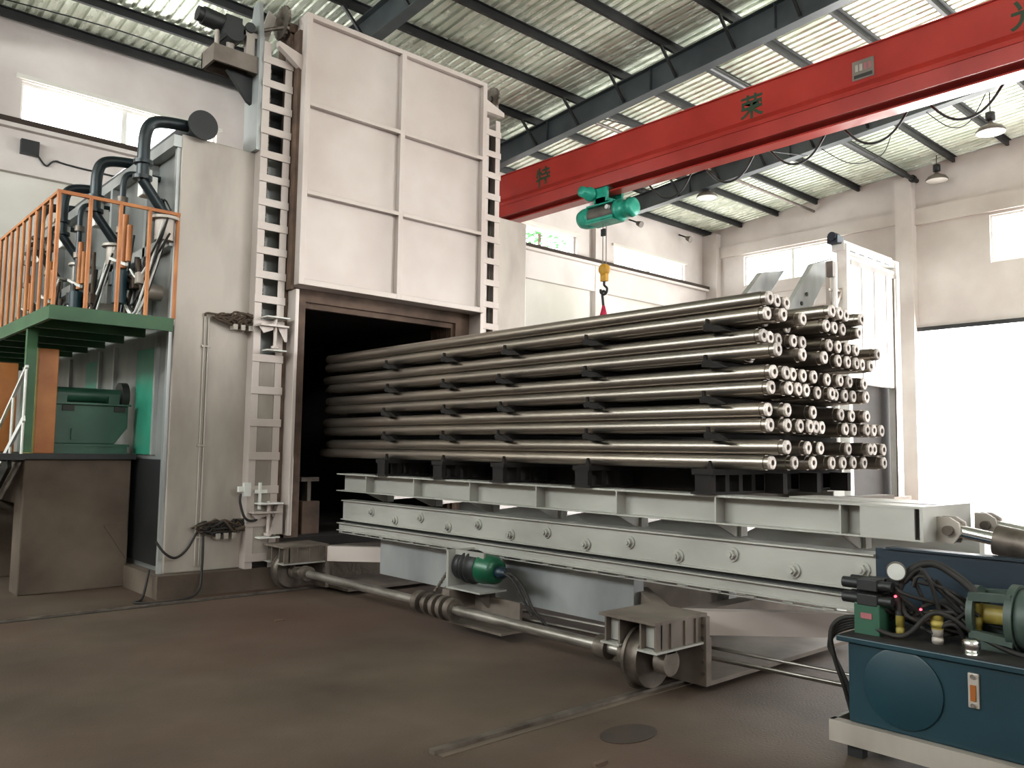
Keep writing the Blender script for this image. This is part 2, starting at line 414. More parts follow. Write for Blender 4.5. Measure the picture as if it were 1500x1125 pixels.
b = MB(); b.box(4.5, 4.72, 9.2, 16, .55, 3.5).box(7.08, 7.3, 9.6, 16, .55, 3.5).box(4.72, 7.08, 9.2, 16, 3.35, 3.5).box(4.72, 7.08, 15.9, 16.0, .55, 3.35)
b.build('lining', 'refractory_shade', F)
# rusty opening frame and bright edge
MB().box(4.58, 4.76, 9.03, 9.2, .55, 3.36).build('opening_jamb', 'rust_frame', F)
MB().box(7.06, 7.3, 9.03, 9.55, .55, 3.36).build('opening_jamb', 'rust_frame', F)
MB().box(4.58, 7.3, 9.03, 9.2, 3.36, 3.56).build('opening_lintel', 'rust_frame', F)
MB().box(4.58, 7.3, 9.08, 9.15, 3.29, 3.36).build('lintel_lip', 'rust_frame', F)
MB().box(4.5, 4.545, 8.78, 9.14, .6, 3.45).build('door_guide', 'silver_paint', F, .006)
MB().box(7.3, 7.345, 8.78, 9.14, .6, 6.2).build('door_guide', 'silver_paint', F, .006)
MB().box(4.45, 4.5, 8.98, 9.14, .3, 6.5).build('guide_backing', 'rust_frame', F)
for k in range(10):
    MB().box(7.02, 7.06, 9.08+k*.05, 9.1+k*.05, .6, 3.3).build('jamb_rib', 'rust_frame', F)
# side face flanges: verticals and horizontals
SY = [9.95, 11.3, 12.65, 14.0, 15.35]
MB().box(3.15, 3.27, 9.12, 16.4, 4.9, 5.03).build('top_channel', 'silver_side', F)
MB().box(3.15, 3.27, 9.12, 16.4, 3.78, 3.9).build('side_channel', 'silver_side', F)
for y in SY:
    MB().box(3.15, 3.27, y-.04, y+.04, 2.97, 4.9).build('side_rib', 'silver_side', F)
for y in (9.62, 11.13, 11.77, 13.2):
    MB().box(3.23, 3.27, y-.03, y+.03, 1.5, 2.83).build('side_rib', 'silver_side', F)
for y0_, y1_ in ((9.68, 10.3), (11.82, 12.4)):
    MB().box(3.25, 3.27, y0_, y1_, 1.5, 2.72).build('access_cover', 'panel_green', F)
MB().box(3.24, 3.27, 9.2, 12.0, .3, 1.45).build('lower_shade_cover', 'dark_steel', F)  # side panel enlarged and darkened to paint the shade beside the plinth
MB().box(3.2, 3.27, 9.14, 9.2, .24, 4.9).build('corner_angle', 'silver_side', F)
# batten columns with chains
def column(x0, x1, ztop, zs, closed):
    c = MB(); w = .085
    c.box(x0, x0+w, 8.95, 8.962, .24, ztop).box(x1-w, x1, 8.95, 8.962, .24, ztop)
    c.box(x0, x0+.012, 8.962, 9.33, .24, ztop).box(x1-.012, x1, 8.962, 9.1 if closed else 9.33, .24, ztop)
    col = c.build('guide_column', 'silver_paint', F)
    for z in zs:
        MB().box(x0-.01, x1+.01, 8.936, 8.95, z-.045, z+.045).build('batten_plate', 'silver_paint', col, .004)
    MB().box(x0+.012, x1-.012, 9.16, 9.18, 3.0 if closed else .3, ztop-.1).build('column_back', 'dark_steel', col)
    if closed:
        zz = [.3, .75, 1.12, 1.5, 1.88, 2.25, 2.62]
        for i in range(len(zz)-1):
            MB().box(x0+w+.004, x1-w-.004, 8.953, 8.965, zz[i]+.01, zz[i+1]-.01).build('cover_plate', 'silver_dirty', col)
    ch = MB()
    z = .4 if not closed else 3.05
    while z < ztop-.3:
        for dx in (-.014, .014): ch.box(x0+.13+dx-.004, x0+.13+dx+.004, 9.06, 9.085, z, z+.045)
        ch.cyl((x0+.11, 9.072, z+.022), (x0+.15, 9.072, z+.022), .01, n=6)
        z += .06
    o = ch.build('roller_chain', 'worn_steel', col); o['kind'] = 'stuff'
column(4.08, 4.44, 6.36, [3.02+.2845*k for k in range(12)]+[2.62, 2.25, 1.88, 1.5, 1.12, .75, .36], True)
column(7.46, 7.76, 6.42, [3.05+.316*k for k in range(11)]+[2.6, 2.2, 1.8, 1.4, 1.0, .6], False)
# raised door
dr = MB().box(4.5, 7.31, 8.80, 8.98, 3.5, 6.79).build('door', 'silver_paint', F, .006)
for i, (xa, xb) in enumerate(((4.57, 5.86), (5.93, 7.24))):
    for j in range(3):
        za = 3.57+j*1.075
        MB().box(xa, xb, 8.789, 8.80, za, za+1.0).build('panel', 'silver_paint', dr)
for xa, xb in ((4.5, 4.57), (5.86, 5.93), (7.24, 7.31)):
    MB().box(xa, xb, 8.72, 8.80, 3.5, 6.79).build('stile', 'silver_paint', dr, .004)
for i, (xa, xb) in enumerate(((4.57, 5.86), (5.93, 7.24))):
    for z, h in ((3.5, .07), (4.585, .05), (5.66, .05), (6.73, .06)):
        MB().box(xa, xb, 8.72, 8.80, z, z+h).build('rail', 'silver_paint', dr, .004)
MB().box(4.46, 4.5, 8.84, 8.98, 3.45, 6.6).build('guide_shoe', 'rust_frame', dr)
MB().prism([(4.5, 6.28), (4.5, 6.1), (4.2, 6.3), (4.2, 6.36)], 'Y', 8.82, 8.9).build('lifting_bracket', 'silver_paint', dr)
MB().prism([(7.31, 6.64), (7.31, 6.44), (7.72, 6.44), (7.72, 6.5)], 'Y', 8.82, 8.9).build('lifting_bracket', 'silver_paint', dr)
# door drive on the left column, idler on the right
hd = MB().box(3.5, 4.08, 9.0, 9.36, 6.14, 6.16).box(3.5, 4.08, 9.0, 9.03, 5.96, 6.14).box(3.5, 3.53, 9.03, 9.36, 5.96, 6.14).box(3.5, 4.08, 9.33, 9.36, 5.96, 6.14).build('drive_bracket', 'car_dusty', F)
MB().prism([(4.06, 5.97), (4.06, 5.62), (3.98, 5.66), (3.72, 5.97)], 'Y', 9.14, 9.2).build('bracket_gusset', 'dark_steel', hd)
MB().box(3.9, 4.0, 9.05, 9.12, 6.16, 6.4).box(3.86, 4.04, 9.05, 9.3, 6.4, 6.46).build('bearing_stand', 'silver_dirty', hd)
MB().cyl((3.93, 9.02, 6.5), (3.97, 9.34, 6.5), .06, n=12).build('bearing', 'dark_steel', hd)
MB().cyl((3.42, 9.18, 6.52), (3.66, 9.18, 6.5), .105, n=18).cyl((3.36, 9.18, 6.525), (3.42, 9.18, 6.52), .085, n=18).build('motor', 'dark_steel', hd)
MB().box(3.66, 3.86, 9.08, 9.3, 6.32, 6.6).cyl((3.76, 9.05, 6.42), (3.76, 9.32, 6.42), .13, n=18).build('gearbox', 'dark_steel', hd, .01)
MB().cyl((3.6, 9.18, 6.14), (3.6, 9.18, 6.42), .03, n=8).cyl((3.76, 9.18, 6.14), (3.76, 9.18, 6.35), .05, n=8).build('motor_stand', 'silver_dirty', hd)
MB().cyl((3.8, 9.18, 6.42), (4.35, 9.05, 6.66), .025, n=8).build('drive_shaft', 'worn_steel', hd)
def sprocket(x, y, z, r, parent, teeth=22):
    p = []
    for i in range(teeth*2):
        a = math.pi*i/teeth; q = r if i % 2 else r*.93; p.append((y+q*math.cos(a), z+q*math.sin(a)))
    b = MB().prism(p, 'X', x-.015, x+.015); b.cyl((x-.05, y, z), (x+.05, y, z), r*.3, n=14)
    return b.build('sprocket', 'worn_steel', parent)
sprocket(4.36, 9.1, 6.74, .21, hd)
MB().prism([(4.08, 6.36), (4.2, 6.36), (4.34, 6.85), (4.24, 6.9)], 'Y', 9.22, 9.25).build('bearing_plate', 'silver_dirty', hd)
MB().prism([(8.97, 5.05), (9.33, 5.05), (9.33, 6.3), (9.18, 6.86), (9.04, 6.86), (8.97, 6.4)], 'X', 4.03, 4.08).build('column_flange', 'silver_side', F)
MB().box(4.44, 4.5, 9.0, 9.3, .3, 6.3).build('door_track', 'rust_frame', F)
MB().box(4.42, 4.5, 9.0, 9.3, 6.3, 6.62).cyl((4.46, 9.0, 6.66), (4.46, 9.3, 6.66), .07, n=12).build('idler_housing', 'rust_frame', F)
ih = MB().box(7.5, 7.74, 8.9, 9.14, 6.5, 6.56).build('idler_bracket', 'silver_dirty', F)
sprocket(7.62, 9.0, 6.72, .19, ih, 18)
MB().prism([(8.92, 6.56), (9.1, 6.56), (9.05, 6.76), (8.96, 6.76)], 'X', 7.67, 7.7).build('bearing_plate', 'silver_dirty', ih)
# door clamps with screw and plates
def clamp(z):
    r = MB().box(4.1, 4.44, 8.8, 8.935, z, z+.02).build('door_clamp', 'silver_paint', F)
    MB().box(4.16, 4.44, 8.78, 8.935, z+.1, z+.115).build('clamp_plate', 'white_paint', r)
    MB().box(4.18, 4.42, 8.8, 8.935, z-.28, z-.265).build('clamp_plate', 'white_paint', r)
    MB().cyl((4.3, 8.86, z-.27), (4.3, 8.86, z+.13), .022, n=12).cyl((4.3, 8.86, z-.25), (4.3, 8.86, z-.22), .045, n=12).build('clamp_screw', 'silver_paint', r)
    MB().prism([(4.33, z), (4.45, z), (4.45, z-.16), (4.42, z-.16)], 'Y', 8.86, 8.87).prism([(4.1, z), (4.28, z), (4.28, z-.03), (4.16, z-.08)], 'Y', 8.86, 8.87).build('gusset', 'silver_paint', r)
    return r
clamp(2.98); clamp(.86)
MB().prism([(4.3, .62), (4.46, .62), (4.46, .95), (4.4, .95)], 'Y', 8.83, 8.93).build('bottom_gusset', 'silver_paint', F)
# limit switch with cable on the front column
ls = MB().box(4.02, 4.1, 8.9, 8.95, 1.05, 1.2).box(3.96, 4.02, 8.91, 8.95, 1.1, 1.16).build('limit_switch', 'white_paint', F)
MB().tube([(3.98, 8.9, 1.08), (3.97, 8.88, .98), (4.02, 8.86, .82), (4.12, 8.86, .78), (4.25, 8.9, .83)], .014).build('switch_cable', 'rubber', ls)
MB().box(4.2, 4.225, 8.9, 8.936, .9, 1.2).box(4.15, 4.3, 8.91, 8.936, 1.08, 1.12).build('switch_arm', 'white_paint', ls)
# conduits and cable tangles on the left front panel
cd = thing('conduit_pair', 'two slim vertical conduits on the left front panel of the furnace', 'conduit', (3.58, 9.06, .3))
for dx in (0, .045):
    MB().cyl((3.57+dx, 9.085, .3), (3.57+dx, 9.085, 3.05), .011, n=8).build('conduit_tube', 'silver_dirty', cd)
for z in (.6, 1.6, 2.7):
    MB().box(3.54, 3.645, 9.07, 9.1, z, z+.02).build('conduit_clip', 'silver_dirty', cd)
MB().tube([(3.57, 9.08, 3.05), (3.58, 9.06, 3.08), (3.72, 9.02, 3.07), (3.9, 9.0, 3.06)], .012).build('conduit_bend', 'cable_brown', cd)
def tangle(label, c, sx, sz, n, m, seed):
    rr = random.Random(seed); t = thing('cable_bundle', label, 'cable', c, 'wiring on the furnace front')
    for i in range(n):
        pts = []
        for k in range(7):
            a = k/6
            pts.append((c[0]+(a-.5)*sx*rr.uniform(.8, 1.15)+rr.uniform(-.02, .02), c[1]-.045+rr.uniform(-.03, .03), c[2]+rr.uniform(-sz, sz)*math.sin(a*math.pi)**.5))
        MB().tube(pts, rr.uniform(.008, .016), 7, 4).build('cable', m if i % 3 else 'cable_brown', t)
    for i in range(3):
        MB().box(c[0]-.1+i*.09, c[0]-.05+i*.09, c[1]-.08, c[1]+.02, c[2]-sz-.03, c[2]-sz+.03).build('connector', 'silver_dirty', t)
    return t
tangle('tangled dusty cables beside the upper door clamp', (3.95, 9.05, 3.04), .55, .09, 14, 'cable_brown', 5)
tangle('tangled black cables beside the lower door clamp', (3.85, 9.05, .72), .62, .1, 16, 'rubber', 6)
lc = MB().tube([(3.56, 9.02, .68), (3.45, 9.0, .5), (3.32, 8.97, .42), (3.2, 8.96, .48), (3.12, 9.0, .6)], .013).build('black_cable', 'rubber')
tag(lc, 'black cable drooping across the furnace corner into the side gap', 'cable')
lc = MB().tube([(3.62, 9.0, .66), (3.6, 8.95, .3), (3.5, 8.8, .06), (3.2, 8.72, .014), (2.9, 8.86, .014), (3.02, 9.02, .03), (3.1, 9.1, .3)], .013).build('black_cable', 'rubber')
tag(lc, 'black cable looping down to the floor in front of the furnace', 'cable')

# combustion air main on the furnace roof
am = thing('air_main_pipe', 'fat dark air pipe lying along the furnace roof with a blind round end', 'pipe', (3.45, 9.0, 5.05))
MB().cyl((3.42, 9.02, 5.17), (3.42, 16.2, 5.17), .13, n=24).build('main_tube', 'pipe_teal', am)
MB().cyl((3.42, 8.99, 5.17), (3.42, 9.02, 5.17), .165, n=28).build('blind_flange', 'dark_steel', am)
# burners along the side
def burner(y, label, idx):
    t = thing('burner_assembly', label, 'burner', (2.85, y, 2.95), 'burners along the furnace side')
    rr = random.Random(40+idx)
    MB().tube([(3.42, y, 5.17), (3.2, y, 5.16), (3.0, y, 5.13), (2.9, y, 5.07), (2.86, y, 4.96), (2.85, y, 4.8), (2.85, y, 4.45)], .065, 14, 6).build('air_pipe', 'pipe_teal', t)
    MB().cyl((2.85, y, 4.62), (2.85, y, 4.66), .1, n=16).cyl((2.85, y, 4.45), (2.85, y, 4.49), .1, n=16).build('pipe_flange', 'pipe_teal', t)
    MB().box(2.86, 3.02, y+.02, y+.18, 4.3, 4.52).cyl((2.94, y+.1, 4.52), (2.94, y+.1, 4.6), .04, n=10).build('valve_actuator', 'white_paint', t, .01)
    MB().cyl((2.85, y, 4.45), (3.12, y-.02, 4.08), .055, n=14).build('air_branch', 'pipe_teal', t)
    MB().cyl((3.1, y-.02, 4.05), (3.1, y-.02, 4.08), .15, n=20).cyl((3.1, y-.02, 3.82), (3.1, y-.02, 4.05), .1, n=20).build('burner_head', 'silver_dirty', t)
    yg = y+.72
    MB().tube([(3.35, yg, 4.72), (3.1, yg, 4.72), (2.95, yg, 4.71), (2.89, yg, 4.66), (2.87, yg, 4.55), (2.87, yg, 4.3), (2.87, yg, 3.1)], .035, 10, 5).build('gas_pipe', 'pipe_teal', t)
    for z in (4.35, 4.0, 3.5): MB().cyl((2.87, yg, z), (2.87, yg, z+.07), .06, n=12).build('pipe_union', 'worn_steel', t)
    MB().cyl((2.83, yg-.28, 3.55), (2.83, yg-.28, 4.15), .035, n=12).build('orange_tube', 'orange', t)
    MB().cyl((2.83, yg-.45, 3.6), (2.83, yg-.45, 4.0), .03, n=12).build('orange_tube', 'orange', t)
    MB().cyl((2.8, yg-.2, 3.25), (2.8, yg-.2, 3.62), .05, n=12).cyl((2.8, yg-.2, 3.36), (2.8, yg-.2, 3.5), .09, n=14).build('gas_valve', 'dark_steel', t)
    MB().cyl((2.78, yg-.36, 3.14), (2.78, yg-.36, 3.5), .075, n=16).build('blue_regulator', 'tank_blue', t)
    MB().bar((2.8, yg-.5, 3.55), (2.8, yg+.1, 3.72), .03, .03).build('support_arm', 'white_paint', t)
    MB().cyl((3.0, y+.3, 3.3), (3.2, y+.3, 3.3), .09, n=14).box(2.96, 3.02, y+.2, y+.4, 3.2, 3.4).build('ignition_box', 'silver_dirty', t)
    for i in range(6):
        yy = y+.15+i*.13; zz = 3.0+rr.uniform(0, .1)
        MB().cyl((2.95+rr.uniform(-.06, .06), yy, zz), (2.95+rr.uniform(-.06, .06), yy, zz+rr.uniform(.4, 1.0)), rr.uniform(.012, .03), n=8).build('riser_pipe', ['cable_brown', 'pipe_teal', 'dark_steel'][i % 3], t)
        MB().box(2.88, 2.98, yy-.05, yy+.05, zz+.3, zz+.3+rr.uniform(.06, .16)).build('regulator_body', ['silver_dirty', 'cable_brown', 'dark_steel'][(i+idx) % 3], t, .01)
    for i in range(8):
        a = (3.08+rr.uniform(-.05, .05), y-.1+rr.uniform(-.1, .1), 3.95+rr.uniform(-.1, .1)); c = (2.86, yg-.3+rr.uniform(-.2, .2), 3.4+rr.uniform(-.2, .2))
        mid = ((a[0]+c[0])/2-.05, (a[1]+c[1])/2, min(a[2], c[2])-rr.uniform(.05, .25))
        MB().tube([a, mid, c], .012, 6, 6).build('hose', ['rubber', 'white_paint', 'rubber'][i % 3], t)
    return t
for i, (y, l) in enumerate(((9.05, 'burner with fat dark elbow pipe nearest the furnace front'), (10.78, 'second burner with dark elbow pipe behind the orange railing'),
                           (12.3, 'third burner with dark elbow pipe along the furnace side'), (13.6, 'farthest burner with dark elbow pipe at the platform end'))):
    burner(y+.1, l, i)
sw = thing('wire_spray', 'loose grey wires curling on the furnace side near its front corner', 'wire', (3.2, 9.4, 4.2))
for i in range(7):
    rr = random.Random(i)
    MB().tube([(3.2, 9.5, 3.85), (3.1, 9.35+rr.uniform(-.1, .1), 3.95), (3.12, 9.25+.04*i, 4.15+rr.uniform(0, .2)), (3.2, 9.2+.05*i, 4.05+rr.uniform(0, .2))], .008, 5, 5).build('wire', 'dark_steel', sw)

# ================================================================== PLATFORM, RAILING
P = thing('service_platform', 'green steel service platform along the furnace side on one post', 'platform', (2.63, 9.05, 1.5))
MB().box(2.05, 3.14, 9.1, 16.4, 2.92, 2.95).build('deck_plate', 'deck_green', P)
MB().box(2.0, 3.2, 9.02, 9.06, 2.83, 2.97).box(2.0, 3.2, 9.06, 9.1, 2.955, 2.97).build('front_fascia', 'deck_green', P)
MB().box(2.0, 2.04, 9.06, 16.4, 2.83, 2.97).build('side_fascia', 'deck_green', P)
for k in range(9):
    MB().box(2.04, 3.14, 9.7+k*.75, 9.76+k*.75, 2.82, 2.92).build('joist', 'deck_green', P)
MB().box(2.02, 2.12, 9.96, 10.04, 1.51, 2.83).build('post', 'deck_green', P)
MB().box(2.02, 2.12, 13.96, 14.04, 1.51, 2.83).build('post', 'deck_green', P)
R = thing('safety_railing', 'orange tube railing standing on the green platform', 'railing', (2.63, 9.05, 2.97))
for i in range(5):
    x = 2.04+i*.293
    MB().cyl((x, 9.06, 2.97), (x, 9.06, 4.12), .021, n=10).build('baluster', 'orange', R)
for i in range(1, 22):
    y = 9.06+i*.3
    MB().cyl((2.04, y, 2.97), (2.04, y, 4.12), .019, n=8).build('baluster', 'orange', R)
MB().box(2.02, 3.235, 9.045, 9.075, 4.105, 4.14).build('top_rail', 'orange', R)
MB().box(2.025, 2.055, 9.075, 15.7, 4.105, 4.135).build('top_rail', 'orange', R)
MB().cyl((3.22, 9.06, 2.97), (3.22, 9.06, 4.12), .012, n=8).build('end_post', 'silver_dirty', R)

# ================================================================== PLINTH AND DRIVE UNIT
PL = thing('concrete_plinth', 'bare concrete plinth under the green blower unit', 'plinth', (2.6, 10.05, 0))
MB().prism([(10.05, 0), (10.42, 0), (10.42, .95), (11.6, .95), (11.6, 0), (12.0, 0), (12.0, 1.44), (10.05, 1.44)], 'X', 2.08, 3.17).build('portal_block', 'concrete', PL, .015)
MB().box(2.0, 3.2, 10.0, 12.1, 1.44, 1.5).build('slab_edge', 'dark_steel', PL)
MB().prism([(2.9, 0.7), (3.16, .3), (3.16, .62), (3.1, .72)], 'Y', 10.03, 10.05).build('patch', 'concrete', PL)
G = thing('blower_unit', 'green blower drive unit with long horizontal cylinder under the platform', 'blower', (2.8, 10.4, 1.5))
MB().box(2.2, 3.14, 10.14, 10.8, 1.5, 1.58).box(2.19, 3.16, 10.13, 10.82, 1.58, 1.61).build('skid', 'machine_green', G)
MB().prism([(2.36, 1.61), (3.0, 1.61), (3.14, 1.8), (3.14, 2.05), (2.36, 2.05)], 'Y', 10.16, 10.7).build('housing', 'machine_green', G, .01)
MB().box(2.37, 3.16, 10.13, 10.74, 2.05, 2.07).build('housing_lid', 'machine_green', G)
MB().cyl((2.4, 10.42, 2.17), (3.1, 10.42, 2.17), .085, n=20).build('bearing_cylinder', 'machine_green', G)
for x in (2.46, 3.02):
    MB().box(x-.06, x+.06, 10.3, 10.54, 2.07, 2.16).build('pillow_block', 'machine_green', G)
MB().cyl((3.1, 10.42, 2.17), (3.18, 10.42, 2.17), .17, n=24).build('coupling_disc', 'black_ink', G)
for x in (2.5, 3.04):
    MB().box(x-.06, x+.06, 10.14, 10.16, 1.98, 2.04).build('lid_clamp', 'black_ink', G)
MB().box(2.54, 2.58, 10.13, 10.16, 1.66, 1.78).build('latch', 'machine_green', G)
og = thing('belt_guard', 'tall orange belt guard at the near end of the green blower unit', 'guard', (2.25, 10.05, 1.6))
MB().box(2.16, 2.36, 10.06, 10.12, 1.5, 2.64).build('guard_face', 'orange', og, .008)
MB().box(2.145, 2.16, 10.06, 10.6, 1.5, 2.64).build('guard_side', 'yellow', og)
og2 = thing('belt_guard', 'orange belt guard farther back beyond the platform post', 'guard', (2.08, 11.2, 1.5))
MB().box(2.02, 2.2, 11.2, 11.26, 1.5, 2.55).build('guard_face', 'orange', og2, .008)
MB().box(2.005, 2.02, 11.2, 11.8, 1.5, 2.55).build('guard_side', 'orange', og2)
stt = thing('access_stair', 'narrow steel stair with pale handrail beside the concrete plinth', 'stair', (1.7, 11.5, 0))
def sz(y): return 1.5-.53*(y-10.1)
for x in (1.4, 1.95):
    MB().bar((x, 10.1, sz(10.1)-.08), (x, 12.9, .02), .04, .16).build('stringer', 'dark_steel', stt)
    MB().bar((x, 9.55, 2.39), (x, 12.6, sz(12.6)+.62), .03, .03).build('handrail', 'white_paint', stt)
    MB().bar((x, 9.55, 1.86), (x, 12.6, sz(12.6)+.22), .025, .06).build('knee_rail', 'white_paint', stt)
    for y in (9.58, 10.1, 11.0, 12.0):
        MB().cyl((x, y, max(sz(y), 0) if y > 10 else 1.5), (x, y, max(sz(y), 0)+.6+(.0 if y > 10 else .0)), .014, n=8).build('rail_post', 'white_paint', stt)
MB().box(1.38, 1.97, 9.5, 10.1, 1.44, 1.5).build('landing', 'dark_steel', stt)
for y in (9.55, 10.0): MB().box(1.4, 1.46, y, y+.05, 0, 1.44).build('landing_leg', 'dark_steel', stt)
for k in range(10):
    y = 10.15+k*.27
    MB().box(1.42, 1.93, y, y+.22, sz(y)-.06, sz(y)-.03).build('tread', 'dark_steel', stt)

# ================================================================== TRANSFER CAR
C = thing('transfer_car', 'low silver rail-mounted transfer car carrying the load table out of the furnace', 'transfer car', (5.9, 5.5, 0))
def long_side(xf, sgn):
    """longitudinal beam with bolt heads; xf outer face"""
    a, b_ = sorted((xf, xf+sgn*.10))
    B = MB().box(a, b_, 2.27, 8.42, .80, 1.0)
    lo, hi = sorted((xf-sgn*.03, xf+sgn*.14))
    B.box(lo, hi, 2.27, 8.42, 1.0, 1.012).box(lo, hi, 2.27, 8.42, .788, .80)
    bm = B.build('main_beam', 'car_paint', C)
    for k in range(13):
        y = 2.35+.455*k; z = .913 if k % 2 == 0 else .856
        h = MB()
        h.cyl((xf, y, z), (xf-sgn*.014, y, z), .05, n=18)
        h.cyl((xf-sgn*.012, y, z), (xf-sgn*.04, y, z), .034, n=6)
        h.cyl((xf-sgn*.04, y, z), (xf-sgn*.055, y, z), .018, n=10)
        h.build('axle_bolt', 'car_paint', bm)
    MB().box(min(xf+sgn*.03, xf+sgn*.14), max(xf+sgn*.03, xf+sgn*.14), 2.27, 8.42, .752, .788).build('beam_gap', 'dark_steel', C)
    ch = MB().box(a, b_, 2.2, 8.5, .672, .742)
    lo, hi = sorted((xf-sgn*.035, xf+sgn*.14))
    ch.box(lo, hi, 2.2, 8.5, .742, .752).box(lo, hi, 2.2, 8.5, .662, .672)
    ch.build('lower_channel', 'car_paint', C)
    st = MB().box(min(xf, xf+sgn*.02), max(xf, xf+sgn*.02), 2.2, 8.5, .632, .640).build('slotted_strip', 'car_paint', C)
    for k in range(23):
        y = 2.25+.28*k
        MB().box(min(xf-sgn*.01, xf+sgn*.02), max(xf-sgn*.01, xf+sgn*.02), y, y+.07, .640, .662).build('weld_block', 'car_paint', st)
long_side(5.0, 1); long_side(6.8, -1)
for x0, x1 in ((5.18, 5.3), (6.5, 6.62)):
    MB().box(x0, x1, 4.28, 7.9, .22, .632).build('centre_girder', 'silver_side', C)
for y in (4.4, 7.7): MB().box(5.3, 6.5, y, y+.1, .22, .6).build('girder_tie', 'car_dusty', C)
def cross_beam(y):
    return MB().box(4.84, 6.96, y-.07, y+.07, .34, .49).build('cross_beam', 'car_dusty', C)
cross_beam(8.5); cross_beam(3.6)
def diagonal(x0, y0, x1, y1, m='silver_paint'):
    return MB().bar((x0, y0, .415), (x1, y1, .415), .1, .165).build('diagonal_beam', m, C)
diagonal(4.84, 8.44, 5.5, 7.76); diagonal(4.9, 3.62, 6.3, 2.3); diagonal(4.8, 3.66, 5.45, 4.42, 'car_dusty')
def bogie(yc):
    """wheel box on the -X side; wheel rolls along X"""
    g = MB().box(4.28, 4.84, yc-.24, yc+.24, .5, .52).build('bogie', 'car_dusty', C)
    for y in (yc-.22, yc-.1, yc+.08, yc+.2):
        MB().box(4.31, 4.8, y, y+.014, .33, .5).build('bogie_plate', 'car_dusty', g)
    for ya, yb in ((yc-.22, yc-.1), (yc+.094, yc+.214)):
        MB().box(4.36, 4.375, ya, yb, .34, .5).build('end_plate', 'car_paint', g)
        MB().box(4.29, 4.8, ya-.02, yb+.02, .318, .332).build('bearing_pad', 'car_paint', g)
    for x in (4.45, 4.6, 4.72):
        MB().box(x, x+.012, yc-.235, yc-.22, .335, .5).build('stiffener', 'car_dusty', g)
    MB().box(4.8, 4.84, yc-.26, yc+.24, .04, .5).build('end_post', 'car_dusty', g)
    for z in (.12, .2, .28, .36, .44):
        MB().cyl((4.8, yc-.235, z), (4.792, yc-.235, z), .014, n=6).build('bolt', 'worn_steel', g)
    w = MB().lathe((4.5, yc-.055, .232), (0, 1, 0), [(0, .02), (0, .19), (.0, .19), (.085, .19), (.085, .215), (.085, .215), (.11, .215), (.11, .215), (.11, .02)], 32)
    w.build('wheel', 'worn_steel', g)
    for y0, y1, r in ((yc-.2, yc-.11, .085), (yc+.11, yc+.2, .085)):
        MB().lathe((4.5, y0, .232), (0, 1, 0), [(0, .045), (0, r), (0, r), (y1-y0, r), (y1-y0, r), (y1-y0, .045)], 24).box(4.45, 4.55, y0, y1, .29, .33).build('bearing_housing', 'worn_steel', g)
    return g
bogie(3.6); bogie(8.68)
# transverse braces between girder and near bogie
MB().box(4.84, 6.9, 3.34, 4.2, .04, .07).build('floor_tray', 'car_dusty', C)
MB().box(4.84, 6.9, 8.0, 8.8, .04, .07).build('floor_tray', 'car_dusty', C)
MB().box(4.84, 4.86, 3.34, 4.2, .07, .36).build('tray_side', 'car_dusty', C)
# drive shaft
SX, SZ = 4.5, .232
ds = MB().cyl((SX, 3.8, SZ), (SX, 5.72, SZ), .042, n=20).cyl((SX, 6.2, SZ), (SX, 8.48, SZ), .042, n=20).build('drive_shaft', 'shaft_steel', C)
for y0, ln, r in ((5.68, .07, .095), (5.79, .05, .105), (5.9, .05, .1), (6.02, .05, .095), (6.14, .08, .1)):
    MB().lathe((SX, y0, SZ), (0, 1, 0), [(0, .03), (0, r), (0, r), (ln, r), (ln, r), (ln, .03)], 24).build('coupling_flange', 'worn_steel', ds)
MB().cyl((SX, 5.7, SZ), (SX, 6.2, SZ), .055, n=16).build('coupling_core', 'worn_steel', ds)
for y in (8.3, 3.98):
    MB().lathe((SX, y-.05, SZ), (0, 1, 0), [(0, .03), (0, .08), (0, .08), (.1, .08), (.1, .08), (.1, .03)], 20).build('end_hub', 'worn_steel', ds)
# gear motor on its bracket
gm = MB().box(4.74, 4.76, 5.6, 6.02, .64, .70).box(4.66, 4.97, 6.0, 6.03, .36, .70).box(4.66, 4.97, 5.55, 6.0, .36, .375).build('motor_bracket', 'car_paint', C)
MB().prism([(4.72, .36), (4.97, .36), (4.97, .2), (4.9, .2)], 'Y', 5.7, 5.73).box(4.6, 4.97, 5.9, 6.0, .2, .36).build('bracket_leg', 'car_dusty', gm)
MB().lathe((4.82, 5.99, .555), (0, -1, 0), [(0, .03), (0, .13), (.08, .13), (.08, .12), (.09, .12), (.11, .15), (.13, .15), (.13, .125), (.17, .125), (.17, .15), (.19, .15), (.19, .13), (.3, .13)], 28).build('gear_case', 'dark_steel', gm)
MB().lathe((4.82, 5.70, .555), (0, -1, 0), [(0, .03), (0, .13), (.02, .135), (.03, .135), (.05, .13), (.17, .12), (.2, .09), (.2, .05)], 28).build('motor_cover', 'motor_green', gm)
MB().lathe((4.82, 5.52, .545), (0, -1, 0), [(0, .01), (0, .055), (.09, .05), (.1, .035), (.13, .03)], 18).build('motor_plug', 'plate_blue', gm)
MB().tube([(4.82, 5.4, .55), (4.83, 5.3, .53), (4.86, 5.2, .42), (4.88, 5.12, .28), (4.95, 5.0, .14)], .014).tube([(4.8, 5.4, .55), (4.8, 5.28, .5), (4.84, 5.2, .36), (4.87, 5.12, .22)], .012).build('motor_cable', 'rubber', gm)
chn = MB()
